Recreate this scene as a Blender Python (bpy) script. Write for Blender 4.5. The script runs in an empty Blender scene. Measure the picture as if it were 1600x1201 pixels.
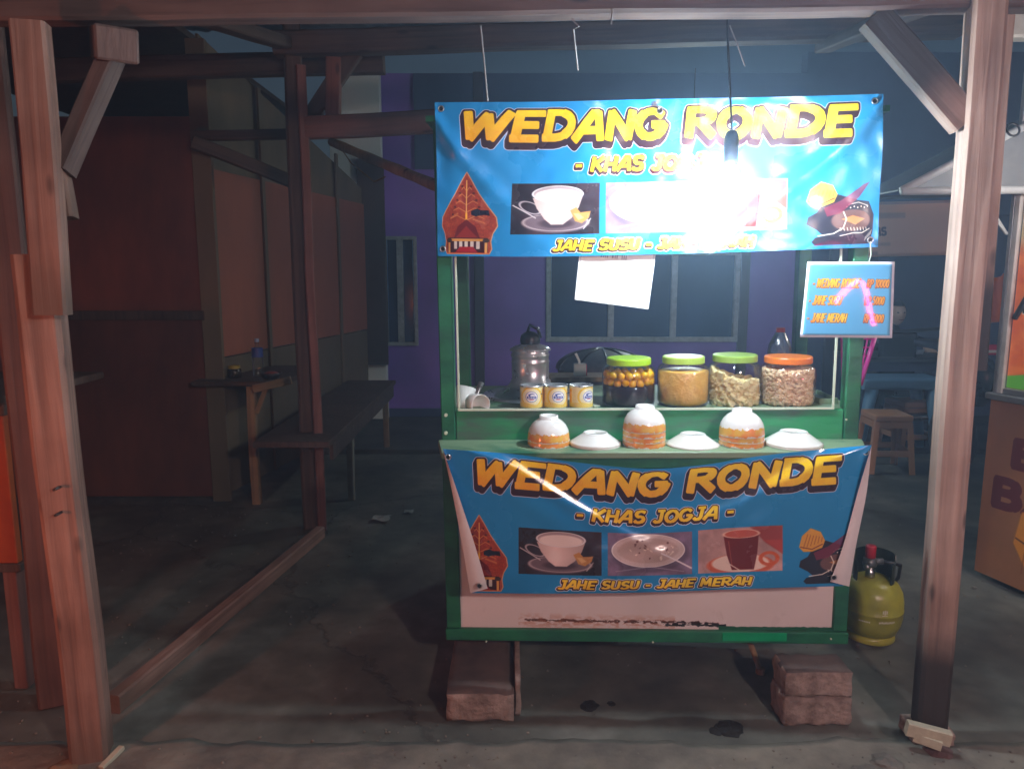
import bpy, bmesh, math, random
import numpy as np
from mathutils import Vector, Matrix, Euler, noise
random.seed(7)
rng = np.random.default_rng(5)
R = math.radians
S = bpy.context.scene
COL = S.collection

# ------------------------------------------------------------------ camera, world, exposure
H = 1.5
PITCH = R(8.6)
FPX = 1155.0
cam = bpy.data.cameras.new('camera')
camo = bpy.data.objects.new('camera', cam)
COL.objects.link(camo)
cam.sensor_width = 36.0
cam.lens = 36.0 * FPX / 1600.0
cam.clip_start = 0.05
cam.clip_end = 400
camo.location = (0, 0, H)
camo.rotation_euler = (math.pi / 2 - PITCH, 0, 0)
S.camera = camo
S.render.engine = 'CYCLES'
S.cycles.use_denoising = True
S.cycles.max_bounces = 6
S.cycles.diffuse_bounces = 3
S.cycles.glossy_bounces = 3
S.cycles.transparent_max_bounces = 24
S.cycles.sample_clamp_indirect = 4
S.cycles.caustics_reflective = False
S.cycles.caustics_refractive = False
S.view_settings.view_transform = 'Standard'
S.view_settings.look = 'None'
S.view_settings.exposure = 0.7
S.view_settings.gamma = 1
S.view_settings.use_curve_mapping = False

world = bpy.data.worlds.new('World')
S.world = world
world.use_nodes = True
wn = world.node_tree
sky = wn.nodes.new('ShaderNodeTexSky')
sky.sky_type = 'NISHITA'
sky.sun_disc = False
sky.sun_elevation = R(16)
sky.sun_rotation = R(150)
bg = wn.nodes['Background']
bg.inputs['Strength'].default_value = 0.009
wn.links.new(sky.outputs['Color'], bg.inputs['Color'])

sun = bpy.data.lights.new('moonlight', 'SUN')
sun.energy = 0.03
sun.angle = R(3)
sun.color = (1.0, 0.85, 0.85)
suno = bpy.data.objects.new('moonlight', sun)
COL.objects.link(suno)
suno.rotation_euler = (R(74), 0, R(30))

BULB_POWER = 29.0
REAR_POWER = 30.0
FRONT_POWER = 128.0
RED_POWER = 26.0
TUBE_POWER = 28.0
HAZE = 0.034

# ------------------------------------------------------------------ layout helpers
FW = Vector((0, math.cos(PITCH), -math.sin(PITCH)))
UP = Vector((0, math.sin(PITCH), math.cos(PITCH)))
def ray(x, y): return FW * FPX + Vector((x - 800, 0, 0)) + UP * (600.5 - y)
def P(x, y, Y):
    d = ray(x, y); t = Y / d.y
    return Vector((d.x * t, Y, H + d.z * t))
def G(x, y, z=0.0):
    d = ray(x, y); t = (z - H) / d.z
    return Vector((d.x * t, d.y * t, z))
CART = Matrix.Translation((-0.237, 2.53, 0.175)) @ Matrix.Rotation(R(-2.6), 4, 'Z') @ Matrix.Rotation(R(-0.75), 4, 'Y')
CI = CART.inverted()
def PC(x, y, yl):
    """point where a sight line meets the cart's own plane local y = yl, in cart coordinates"""
    o = CI @ Vector((0, 0, H)); d = CI.to_3x3() @ ray(x, y)
    return o + d * ((yl - o.y) / d.y)
def GC(x, y, zl):
    o = CI @ Vector((0, 0, H)); d = CI.to_3x3() @ ray(x, y)
    return o + d * ((zl - o.z) / d.z)

# ------------------------------------------------------------------ object helpers
WM = {}
def props(o, label=None, cat=None, group=None, kind=None):
    if label: o['label'] = label
    if cat: o['category'] = cat
    if group: o['group'] = group
    if kind: o['kind'] = kind
    return o
def thing(name, loc, label, cat, group=None, rotz=0.0, M=None):
    o = bpy.data.objects.new(name, None)
    COL.objects.link(o)
    o.empty_display_size = 0.1
    m = M if M is not None else Matrix.Translation(loc) @ Matrix.Rotation(rotz, 4, 'Z')
    o.matrix_basis = m
    WM[o] = m.copy()
    return props(o, label, cat, group)
def mk(name, geo, mats, parent=None, xf=None, smooth=False, bev=0.0, label=None, cat=None, group=None, kind=None, centre=True, seg=1):
    """geo = (verts, faces[, uvs per loop[, material index per face]]) in world (or xf) coordinates"""
    vs = [Vector(v) for v in geo[0]]
    if centre:
        lo = Vector([min(v[i] for v in vs) for i in range(3)])
        hi = Vector([max(v[i] for v in vs) for i in range(3)])
        c = (lo + hi) / 2
        if parent is None: c.z = lo.z
    else: c = Vector((0, 0, 0))
    me = bpy.data.meshes.new(name)
    me.from_pydata([v - c for v in vs], [], geo[1])
    if len(geo) > 2 and geo[2] is not None:
        uvl = me.uv_layers.new(name='UVMap')
        flat = np.array(geo[2], dtype=np.float32).ravel()
        uvl.data.foreach_set('uv', flat)
    if not isinstance(mats, (list, tuple)): mats = [mats]
    for m in mats: me.materials.append(m)
    if len(geo) > 3 and geo[3] is not None:
        me.polygons.foreach_set('material_index', geo[3])
    if smooth: me.polygons.foreach_set('use_smooth', [True] * len(me.polygons))
    me.validate(); me.update()
    o = bpy.data.objects.new(name, me)
    COL.objects.link(o)
    M = (xf if xf is not None else Matrix()) @ Matrix.Translation(c)
    if parent is not None:
        o.parent = parent
        o.matrix_basis = WM[parent].inverted() @ M
    else:
        o.matrix_basis = M
    WM[o] = M.copy()
    if bev > 0:
        b = o.modifiers.new('bevel', 'BEVEL'); b.width = bev; b.segments = seg; b.limit_method = 'ANGLE'; b.angle_limit = R(40)
    return props(o, label, cat, group, kind)
def dup(o, M, parent=None, **kw):
    """copy of a thing and its parts, put at world matrix M"""
    c = o.copy(); COL.objects.link(c)
    if parent is not None:
        c.parent = parent; c.matrix_basis = o.matrix_basis.copy()
        WM[c] = WM[parent] @ c.matrix_basis
    else:
        c.matrix_basis = M; WM[c] = M.copy()
    for ch in [x for x in list(WM) if x.parent == o]:
        dup(ch, None, c)
    props(c, **kw)
    return c

def box(x0, y0, z0, x1, y1, z1):
    v = [(x0,y0,z0),(x1,y0,z0),(x1,y1,z0),(x0,y1,z0),(x0,y0,z1),(x1,y0,z1),(x1,y1,z1),(x0,y1,z1)]
    f = [(0,3,2,1),(4,5,6,7),(0,1,5,4),(1,2,6,5),(2,3,7,6),(3,0,4,7)]
    return v, f
def merge(*gs):
    V, F = [], []
    for g in gs:
        n = len(V); V += [tuple(v) for v in g[0]]; F += [tuple(i + n for i in f) for f in g[1]]
    return V, F
def xform(g, M): return [tuple(M @ Vector(v)) for v in g[0]], g[1]
def frame_dir(d):
    d = d.normalized()
    a = Vector((0, 0, 1)) if abs(d.z) < 0.9 else Vector((0, 1, 0))
    x = a.cross(d).normalized(); y = d.cross(x).normalized()
    return Matrix((x, y, d)).transposed().to_4x4()
def tube(pts, r, n=8, cap=True):
    pts = [Vector(p) for p in pts]; V, F = [], []
    rr = r if isinstance(r, (list, tuple)) else [r] * len(pts)
    m = None
    for i, p in enumerate(pts):
        d = (pts[min(i + 1, len(pts) - 1)] - pts[max(i - 1, 0)]).normalized()
        if m is None: m = frame_dir(d).to_3x3()
        else:
            x = m.col[0] - d * d.dot(m.col[0]); x.normalize(); y = d.cross(x)
            m = Matrix((x, y, d)).transposed()
        for k in range(n):
            a = 2 * math.pi * k / n
            V.append(tuple(p + m @ Vector((math.cos(a) * rr[i], math.sin(a) * rr[i], 0))))
    for i in range(len(pts) - 1):
        for k in range(n):
            a, b = i * n + k, i * n + (k + 1) % n
            F.append((a, b, b + n, a + n))
    if cap:
        F.append(tuple(reversed(range(n)))); F.append(tuple(range((len(pts) - 1) * n, len(pts) * n)))
    return V, F
def lathe(prof, c=(0, 0, 0), n=32, cap0=True, cap1=True):
    V, F = [], []
    for (r, z) in prof:
        for k in range(n):
            a = 2 * math.pi * k / n
            V.append((c[0] + r * math.cos(a), c[1] + r * math.sin(a), c[2] + z))
    for i in range(len(prof) - 1):
        for k in range(n):
            a, b = i * n + k, i * n + (k + 1) % n
            F.append((a, b, b + n, a + n))
    if cap0: F.append(tuple(reversed(range(n))))
    if cap1: F.append(tuple(range((len(prof) - 1) * n, len(prof) * n)))
    return V, F
def torus(c, Rr, r, M=None, n=16, m=6):
    V, F = [], []
    for i in range(n):
        a = 2 * math.pi * i / n
        for j in range(m):
            b = 2 * math.pi * j / m
            V.append(((Rr + r * math.cos(b)) * math.cos(a), (Rr + r * math.cos(b)) * math.sin(a), r * math.sin(b)))
    for i in range(n):
        for j in range(m):
            F.append((i*m+j, ((i+1)%n)*m+j, ((i+1)%n)*m+(j+1)%m, i*m+(j+1)%m))
    T = Matrix.Translation(c) @ (M if M is not None else Matrix())
    return [tuple(T @ Vector(v)) for v in V], F
def timber_geo(L, w, d, rough=0.0045, n=22, seed=0):
    """sawn timber along local z with slightly wandering faces and softened corners"""
    V, F = [], []
    c = 0.12 * min(w, d)
    for i in range(n + 1):
        z = L * i / n
        off = Vector((noise.noise(Vector((seed, z * 1.3, 0))), noise.noise(Vector((seed, z * 1.3, 9))), 0)) * rough * 2.2
        ring = [(-w/2 + c, -d/2), (w/2 - c, -d/2), (w/2, -d/2 + c), (w/2, d/2 - c), (w/2 - c, d/2), (-w/2 + c, d/2), (-w/2, d/2 - c), (-w/2, -d/2 + c)]
        for k, (x, y) in enumerate(ring):
            j = noise.noise(Vector((seed + k // 2 * 3.1, z * 5, k // 2))) * rough
            V.append((x * (1 + j * 6) + off.x, y * (1 + j * 6) + off.y, z))
    for i in range(n):
        for k in range(8):
            a, b = i*8+k, i*8+(k+1)%8
            F.append((a, b, b+8, a+8))
    F.append(tuple(reversed(range(8)))); F.append(tuple(range(n*8, n*8+8)))
    return V, F
def timber(name, p0, p1, w, d, mat, parent=None, spin=0.0, **kw):
    p0, p1 = Vector(p0), Vector(p1)
    dd = p1 - p0
    M = Matrix.Translation(p0) @ frame_dir(dd) @ Matrix.Rotation(spin, 4, 'Z')
    if abs(dd.normalized().z) > 0.97:     # upright: keep x to world x
        q = Vector((0, 0, 1)).rotation_difference(dd.normalized()).to_matrix().to_4x4()
        M = Matrix.Translation(p0) @ q @ Matrix.Rotation(spin, 4, 'Z')
    g = timber_geo(dd.length, w, d, seed=random.random() * 50)
    return mk(name, g, mat, parent, xf=M, centre=False, **kw)

# ------------------------------------------------------------------ materials
def nt(name):
    m = bpy.data.materials.new(name); m.use_nodes = True
    return m, m.node_tree, m.node_tree.nodes['Principled BSDF']
def node(t, ty, **kw):
    n = t.nodes.new(ty)
    for k, v in kw.items(): setattr(n, k, v)
    return n
def rgb(h): return tuple(((c / 255) ** 2.2) for c in h) + (1,)
def pmat(name, col, rough=0.6, metal=0.0, col2=None, scale=8.0, bump=0.0, bscale=None, stretch=(1, 1, 1), detail=6, lo=0.35, hi=0.65, spec=0.5, emis=None, estr=0.0, rvar=0.0):
    m, t, b = nt(name)
    L = t.links.new
    b.inputs['Roughness'].default_value = rough
    b.inputs['Metallic'].default_value = metal
    b.inputs['Specular IOR Level'].default_value = spec
    col = tuple(col)[:3] + (1,)
    b.inputs['Base Color'].default_value = col
    tc = node(t, 'ShaderNodeTexCoord'); mp = node(t, 'ShaderNodeMapping')
    mp.inputs['Scale'].default_value = stretch
    L(tc.outputs['Object'], mp.inputs['Vector'])
    c2 = tuple(col2)[:3] + (1,) if col2 is not None else tuple(x * 0.72 for x in col[:3]) + (1,)
    nz = node(t, 'ShaderNodeTexNoise'); nz.inputs['Scale'].default_value = scale; nz.inputs['Detail'].default_value = detail
    nz.inputs['Roughness'].default_value = 0.62
    L(mp.outputs['Vector'], nz.inputs['Vector'])
    cr = node(t, 'ShaderNodeValToRGB')
    cr.color_ramp.elements[0].position = lo; cr.color_ramp.elements[0].color = c2
    cr.color_ramp.elements[1].position = hi; cr.color_ramp.elements[1].color = col
    L(nz.outputs['Fac'], cr.inputs['Fac']); L(cr.outputs['Color'], b.inputs['Base Color'])
    if rvar:
        mr = node(t, 'ShaderNodeMapRange'); mr.inputs['To Min'].default_value = max(0.03, rough - rvar); mr.inputs['To Max'].default_value = min(1, rough + rvar)
        n3 = node(t, 'ShaderNodeTexNoise'); n3.inputs['Scale'].default_value = scale * 2.3; L(mp.outputs['Vector'], n3.inputs['Vector'])
        L(n3.outputs['Fac'], mr.inputs['Value']); L(mr.outputs['Result'], b.inputs['Roughness'])
    if bump:
        n2 = node(t, 'ShaderNodeTexNoise'); n2.inputs['Scale'].default_value = bscale or scale * 3; n2.inputs['Detail'].default_value = 8
        L(mp.outputs['Vector'], n2.inputs['Vector'])
        bp = node(t, 'ShaderNodeBump'); bp.inputs['Strength'].default_value = bump; bp.inputs['Distance'].default_value = 0.01
        L(n2.outputs['Fac'], bp.inputs['Height']); L(bp.outputs['Normal'], b.inputs['Normal'])
    if emis is not None:
        b.inputs['Emission Color'].default_value = tuple(emis)[:3] + (1,); b.inputs['Emission Strength'].default_value = estr
    return m
def wood(name, col, col2, rough=0.75, dirt=None, dirt_z=(0.0, 0.35)):
    """long grain along local z; dirt = colour of soaked grime near the foot (local z)"""
    m, t, b = nt(name); L = t.links.new
    tc = node(t, 'ShaderNodeTexCoord'); mp = node(t, 'ShaderNodeMapping'); mp.inputs['Scale'].default_value = (26, 26, 1.1)
    L(tc.outputs['Object'], mp.inputs['Vector'])
    nz = node(t, 'ShaderNodeTexNoise'); nz.inputs['Scale'].default_value = 1.6; nz.inputs['Detail'].default_value = 9; nz.inputs['Distortion'].default_value = 0.5
    L(mp.outputs['Vector'], nz.inputs['Vector'])
    cr = node(t, 'ShaderNodeValToRGB')
    cr.color_ramp.elements[0].position = 0.3; cr.color_ramp.elements[0].color = tuple(col2)[:3] + (1,)
    cr.color_ramp.elements[1].position = 0.62; cr.color_ramp.elements[1].color = tuple(col)[:3] + (1,)
    L(nz.outputs['Fac'], cr.inputs['Fac'])
    n2 = node(t, 'ShaderNodeTexNoise'); n2.inputs['Scale'].default_value = 3.2; n2.inputs['Detail'].default_value = 5
    L(tc.outputs['Object'], n2.inputs['Vector'])
    mx = node(t, 'ShaderNodeMix', data_type='RGBA', blend_type='MULTIPLY')
    c3 = node(t, 'ShaderNodeValToRGB'); c3.color_ramp.elements[0].position = 0.33; c3.color_ramp.elements[0].color = (0.55, 0.48, 0.45, 1); c3.color_ramp.elements[1].position = 0.6; c3.color_ramp.elements[1].color = (1, 1, 1, 1)
    L(n2.outputs['Fac'], c3.inputs['Fac']); mx.inputs['Factor'].default_value = 0.8
    L(cr.outputs['Color'], mx.inputs['A']); L(c3.outputs['Color'], mx.inputs['B'])
    out = mx.outputs['Result']
    # knots
    vo = node(t, 'ShaderNodeTexVoronoi'); vo.inputs['Scale'].default_value = 1.0
    mp2 = node(t, 'ShaderNodeMapping'); mp2.inputs['Scale'].default_value = (9, 9, 3.2); L(tc.outputs['Object'], mp2.inputs['Vector']); L(mp2.outputs['Vector'], vo.inputs['Vector'])
    kn = node(t, 'ShaderNodeMapRange'); kn.inputs['From Min'].default_value = 0.06; kn.inputs['From Max'].default_value = 0.13; kn.inputs['To Min'].default_value = 0.35; kn.inputs['To Max'].default_value = 1
    L(vo.outputs['Distance'], kn.inputs['Value'])
    m3 = node(t, 'ShaderNodeMix', data_type='RGBA', blend_type='MULTIPLY'); m3.inputs['Factor'].default_value = 1
    L(out, m3.inputs['A']); L(kn.outputs['Result'], m3.inputs['B']); out = m3.outputs['Result']
    if dirt is not None:
        sp = node(t, 'ShaderNodeSeparateXYZ'); L(tc.outputs['Object'], sp.inputs['Vector'])
        ad = node(t, 'ShaderNodeMath', operation='MULTIPLY_ADD'); ad.inputs[1].default_value = 0.22; L(n2.outputs['Fac'], ad.inputs[0]); L(sp.outputs['Z'], ad.inputs[2])
        mr = node(t, 'ShaderNodeMapRange', interpolation_type='SMOOTHSTEP'); mr.inputs['From Min'].default_value = dirt_z[0] + 0.1; mr.inputs['From Max'].default_value = dirt_z[1] + 0.1
        mr.inputs['To Min'].default_value = 1; mr.inputs['To Max'].default_value = 0
        L(ad.outputs[0], mr.inputs['Value'])
        m2 = node(t, 'ShaderNodeMix', data_type='RGBA'); L(mr.outputs['Result'], m2.inputs['Factor']); L(out, m2.inputs['A']); m2.inputs['B'].default_value = tuple(dirt)[:3] + (1,)
        out = m2.outputs['Result']
    L(out, b.inputs['Base Color'])
    b.inputs['Roughness'].default_value = rough
    bp = node(t, 'ShaderNodeBump'); bp.inputs['Strength'].default_value = 0.7; bp.inputs['Distance'].default_value = 0.006
    L(nz.outputs['Fac'], bp.inputs['Height']); L(bp.outputs['Normal'], b.inputs['Normal'])
    return m
def thin_glass(name, tint=(0.93, 0.97, 0.96), rough=0.04, gloss=1.0, bump=0.0, bstretch=(40, 40, 4), base=0.05):
    m = bpy.data.materials.new(name); m.use_nodes = True; t = m.node_tree; L = t.links.new
    for n in list(t.nodes):
        if n.type == 'BSDF_PRINCIPLED': t.nodes.remove(n)
    out = [n for n in t.nodes if n.type == 'OUTPUT_MATERIAL'][0]
    tr = node(t, 'ShaderNodeBsdfTransparent'); tr.inputs['Color'].default_value = tuple(tint) + (1,)
    gl = node(t, 'ShaderNodeBsdfGlossy'); gl.inputs['Roughness'].default_value = rough
    lw = node(t, 'ShaderNodeLayerWeight'); lw.inputs['Blend'].default_value = 0.25
    mr = node(t, 'ShaderNodeMath', operation='MULTIPLY_ADD'); mr.inputs[1].default_value = 0.55 * gloss; mr.inputs[2].default_value = base
    L(lw.outputs['Fresnel'], mr.inputs[0])
    mx = node(t, 'ShaderNodeMixShader'); L(mr.outputs[0], mx.inputs[0]); L(tr.outputs[0], mx.inputs[1]); L(gl.outputs[0], mx.inputs[2])
    if bump:
        tc = node(t, 'ShaderNodeTexCoord'); mp = node(t, 'ShaderNodeMapping'); mp.inputs['Scale'].default_value = bstretch
        nz = node(t, 'ShaderNodeTexNoise'); nz.inputs['Scale'].default_value = 1.0; nz.inputs['Detail'].default_value = 2
        L(tc.outputs['Object'], mp.inputs['Vector']); L(mp.outputs['Vector'], nz.inputs['Vector'])
        bp = node(t, 'ShaderNodeBump'); bp.inputs['Strength'].default_value = bump; bp.inputs['Distance'].default_value = 0.01
        L(nz.outputs['Fac'], bp.inputs['Height']); L(bp.outputs['Normal'], gl.inputs['Normal']); L(bp.outputs['Normal'], lw.inputs['Normal'])
    L(mx.outputs[0], out.inputs['Surface'])
    return m
def emat(name, col, strength):
    m, t, b = nt(name)
    b.inputs['Base Color'].default_value = (0.8, 0.8, 0.8, 1)
    b.inputs['Emission Color'].default_value = tuple(col) + (1,)
    b.inputs['Emission Strength'].default_value = strength
    return m

# ------------------------------------------------------------------ drawn prints (computed here, nothing loaded)
class Canvas:
    def __init__(s, w, h, k, col):
        s.w, s.h, s.k = w, h, k
        s.W, s.H = int(w * k), int(h * k)
        s.a = np.ones((s.H, s.W, 3), np.float32) * (np.array(col, np.float32) / 255)
    def grid(s, bb):
        x0, y0, x1, y1 = [int(round(v * s.k)) for v in bb]
        x0, y0 = max(0, x0), max(0, y0); x1, y1 = min(s.W, x1), min(s.H, y1)
        if x1 <= x0 or y1 <= y0: return None
        X, Y = np.meshgrid((np.arange(x0, x1) + .5) / s.k, (np.arange(y0, y1) + .5) / s.k)
        return (slice(y0, y1), slice(x0, x1)), X.astype(np.float32), Y.astype(np.float32)
    def put(s, sl, d, col, soft=0.35, alpha=1.0):
        c = np.clip(0.5 - d / (2 * soft), 0, 1)[..., None] * alpha
        col = np.array(col, np.float32) / 255 if not isinstance(col, np.ndarray) else col
        s.a[sl] = s.a[sl] * (1 - c) + col * c
    def shape(s, fn, bb, col, soft=0.35, alpha=1.0):
        g = s.grid(bb)
        if g is None: return
        sl, X, Y = g
        s.put(sl, fn(X, Y), col(X, Y) if callable(col) else col, soft, alpha)
    def rect(s, x0, y0, x1, y1, col, r=0, soft=0.35, alpha=1.0):
        cx, cy, hx, hy = (x0+x1)/2, (y0+y1)/2, (x1-x0)/2, (y1-y0)/2
        def fn(X, Y):
            qx = np.abs(X-cx)-hx+r; qy = np.abs(Y-cy)-hy+r
            return np.hypot(np.maximum(qx, 0), np.maximum(qy, 0)) + np.minimum(np.maximum(qx, qy), 0) - r
        s.shape(fn, (x0-2-soft*2, y0-2-soft*2, x1+2+soft*2, y1+2+soft*2), col, soft, alpha)
    def ell(s, cx, cy, rx, ry, col, soft=0.35, alpha=1.0, ang=0.0, ring=None, bb=None):
        ca, sa = math.cos(ang), math.sin(ang)
        def fn(X, Y):
            u = (X-cx)*ca+(Y-cy)*sa; v = -(X-cx)*sa+(Y-cy)*ca
            q = np.hypot(u/rx, v/ry); d = (q-1)*min(rx, ry)
            return np.abs(d)-ring if ring else d
        m = max(rx, ry)+3+soft*2
        s.shape(fn, bb or (cx-m, cy-m, cx+m, cy+m), col, soft, alpha)
    def poly(s, pts, col, soft=0.35, alpha=1.0, grow=0.0):
        xs = [p[0] for p in pts]; ys = [p[1] for p in pts]
        def fn(X, Y):
            d = np.full(X.shape, 1e9, np.float32); sg = np.ones(X.shape, np.float32)
            n = len(pts)
            for i in range(n):
                ax, ay = pts[i]; bx, by = pts[i-1]
                ex, ey = bx-ax, by-ay; wx, wy = X-ax, Y-ay
                t = np.clip((wx*ex+wy*ey)/(ex*ex+ey*ey+1e-9), 0, 1)
                d = np.minimum(d, (wx-ex*t)**2+(wy-ey*t)**2)
                c1 = Y >= ay; c2 = Y < by; c3 = ex*wy > ey*wx
                sg = np.where((c1 & c2 & c3) | (~c1 & ~c2 & ~c3), -sg, sg)
            return sg*np.sqrt(d)-grow
        p = 3+grow+soft*2
        s.shape(fn, (min(xs)-p, min(ys)-p, max(xs)+p, max(ys)+p), col, soft, alpha)
    def line(s, pts, w, col, soft=0.35, alpha=1.0):
        xs = [p[0] for p in pts]; ys = [p[1] for p in pts]
        def fn(X, Y):
            d = np.full(X.shape, 1e9, np.float32)
            for (ax, ay), (bx, by) in zip(pts[:-1], pts[1:]):
                ex, ey = bx-ax, by-ay
                t = np.clip(((X-ax)*ex+(Y-ay)*ey)/(ex*ex+ey*ey+1e-9), 0, 1)
                d = np.minimum(d, np.hypot(X-ax-ex*t, Y-ay-ey*t))
            return d-w/2
        p = 3+w+soft*2
        s.shape(fn, (min(xs)-p, min(ys)-p, max(xs)+p, max(ys)+p), col, soft, alpha)
    def image(s, name):
        im = bpy.data.images.new(name, s.W, s.H, alpha=False)
        px = np.ones((s.H, s.W, 4), np.float32); px[..., :3] = np.clip(s.a[::-1], 0, 1)
        im.pixels.foreach_set(px.ravel()); im.update(); im.pack()
        return im
def fbm(X, Y, sc, seed=0, oct=4):
    out = np.zeros(X.shape, np.float32); amp = 1.0; tot = 0
    for o in range(oct):
        r = np.random.default_rng(seed + o); N = 64; T = r.random((N, N)).astype(np.float32)
        u, v = X * sc * 2**o, Y * sc * 2**o
        iu, iv = np.floor(u).astype(int), np.floor(v).astype(int); fu, fv = u-iu, v-iv
        fu = fu*fu*(3-2*fu); fv = fv*fv*(3-2*fv)
        a = T[iv % N, iu % N]; b = T[iv % N, (iu+1) % N]; c = T[(iv+1) % N, iu % N]; d = T[(iv+1) % N, (iu+1) % N]
        out += amp*((a*(1-fu)+b*fu)*(1-fv)+(c*(1-fu)+d*fu)*fv); tot += amp; amp *= 0.5
    return out/tot
def arc(cx, cy, rx, ry, a0, a1, n=9):
    return [(cx+rx*math.cos(R(a0+(a1-a0)*i/n)), cy+ry*math.sin(R(a0+(a1-a0)*i/n))) for i in range(n+1)]
GL = {
 'W': (1.12, [[(0.02,1),(.2,.04),(.56,.9),(.74,.04),(1.1,1)]]),
 'E': (.74, [[(.12,.02),(.12,.98)],[(.06,.98),(.74,.98)],[(.1,.52),(.62,.52)],[(.02,.02),(.68,.02)]]),
 'D': (.86, [[(.12,.02),(.12,.98)],[(.04,.98)]+arc(.34,.5,.46,.48,88,-88)+[(.02,.02)]]),
 'A': (.86, [[(0,0),(.5,.98),(.64,.98),(.8,0)],[(.2,.32),(.72,.32)]]),
 'N': (.84, [[(.1,0),(.1,.98),(.7,.04),(.74,1)]]),
 'G': (.86, [arc(.42,.5,.38,.48,42,352,14)+[(.8,.46),(.48,.46)]]),
 'R': (.82, [[(.1,0),(.1,.98)],[(.04,.98)]+arc(.4,.74,.3,.24,88,-90,8)+[(.16,.5)],[(.38,.48),(.76,.0)]]),
 'O': (.86, [arc(.42,.5,.37,.48,0,360,16)]),
 'K': (.8, [[(.1,0),(.1,1)],[(.74,1),(.2,.48)],[(.3,.55),(.74,0)]]),
 'H': (.82, [[(.1,0),(.1,1)],[(.7,0),(.7,1)],[(.1,.5),(.7,.5)]]),
 'S': (.74, [arc(.4,.74,.3,.25,40,250,9)+arc(.36,.27,.31,.26,80,-150,9)]),
 'J': (.66, [[(.24,1),(.66,1)],[(.5,1),(.5,.3)]+arc(.27,.27,.23,.26,0,-150,7)]),
 'U': (.8, [[(.1,1),(.1,.35)]+arc(.39,.32,.29,.3,180,360,9)+[(.68,1)]]),
 'M': (1.0, [[(.08,0),(.14,1),(.46,.22),(.82,1),(.88,0)]]),
 'P': (.76, [[(.1,0),(.1,.98)],[(.04,.98)]+arc(.38,.72,.3,.26,88,-90,8)+[(.12,.46)]]),
 'B': (.8, [[(.1,0),(.1,.98)],[(.04,.98)]+arc(.36,.76,.28,.23,88,-90,8)+[(.14,.52)]+arc(.38,.26,.32,.26,88,-90,8)+[(.04,.0)]]),
 'I': (.3, [[(.12,0),(.12,1)]]),
 'L': (.7, [[(.1,1),(.1,.02),(.62,.02)]]),
 'T': (.76, [[(.0,.98),(.74,.98)],[(.37,.98),(.37,0)]]),
 '-': (.5, [[(.08,.42),(.44,.42)]]),
 '0': (.74, [arc(.36,.5,.29,.47,0,360,14)]),
 '1': (.42, [[(.06,.78),(.26,1),(.26,0)]]),
 '5': (.72, [[(.62,1),(.16,1),(.12,.6)]+arc(.34,.32,.28,.3,110,-140,8)]),
 'u': (.66, [[(.08,.62),(.08,.2)]+arc(.3,.22,.22,.22,180,360,7)+[(.52,.62),(.54,0)]]),
 'r': (.5, [[(.08,.62),(.08,0)],[(.08,.45)]+arc(.28,.42,.2,.2,150,50,4)]),
 'g': (.64, [arc(.28,.33,.22,.3,0,360,10),[(.52,.6),(.52,-.2)]+arc(.3,-.2,.22,.2,0,-140,6)]),
 ' ': (.42, []),
}
def sbox(X, Y, a, b, hw, rnd):
    ax, ay = a; bx, by = b; L = math.hypot(bx-ax, by-ay)+1e-6
    cx, cy = (ax+bx)/2, (ay+by)/2; tx, ty = (bx-ax)/L, (by-ay)/L
    u = np.abs((X-cx)*tx+(Y-cy)*ty)-L/2-hw*0.45+rnd; v = np.abs(-(X-cx)*ty+(Y-cy)*tx)-hw+rnd
    return np.hypot(np.maximum(u, 0), np.maximum(v, 0))+np.minimum(np.maximum(u, v), 0)-rnd
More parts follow.
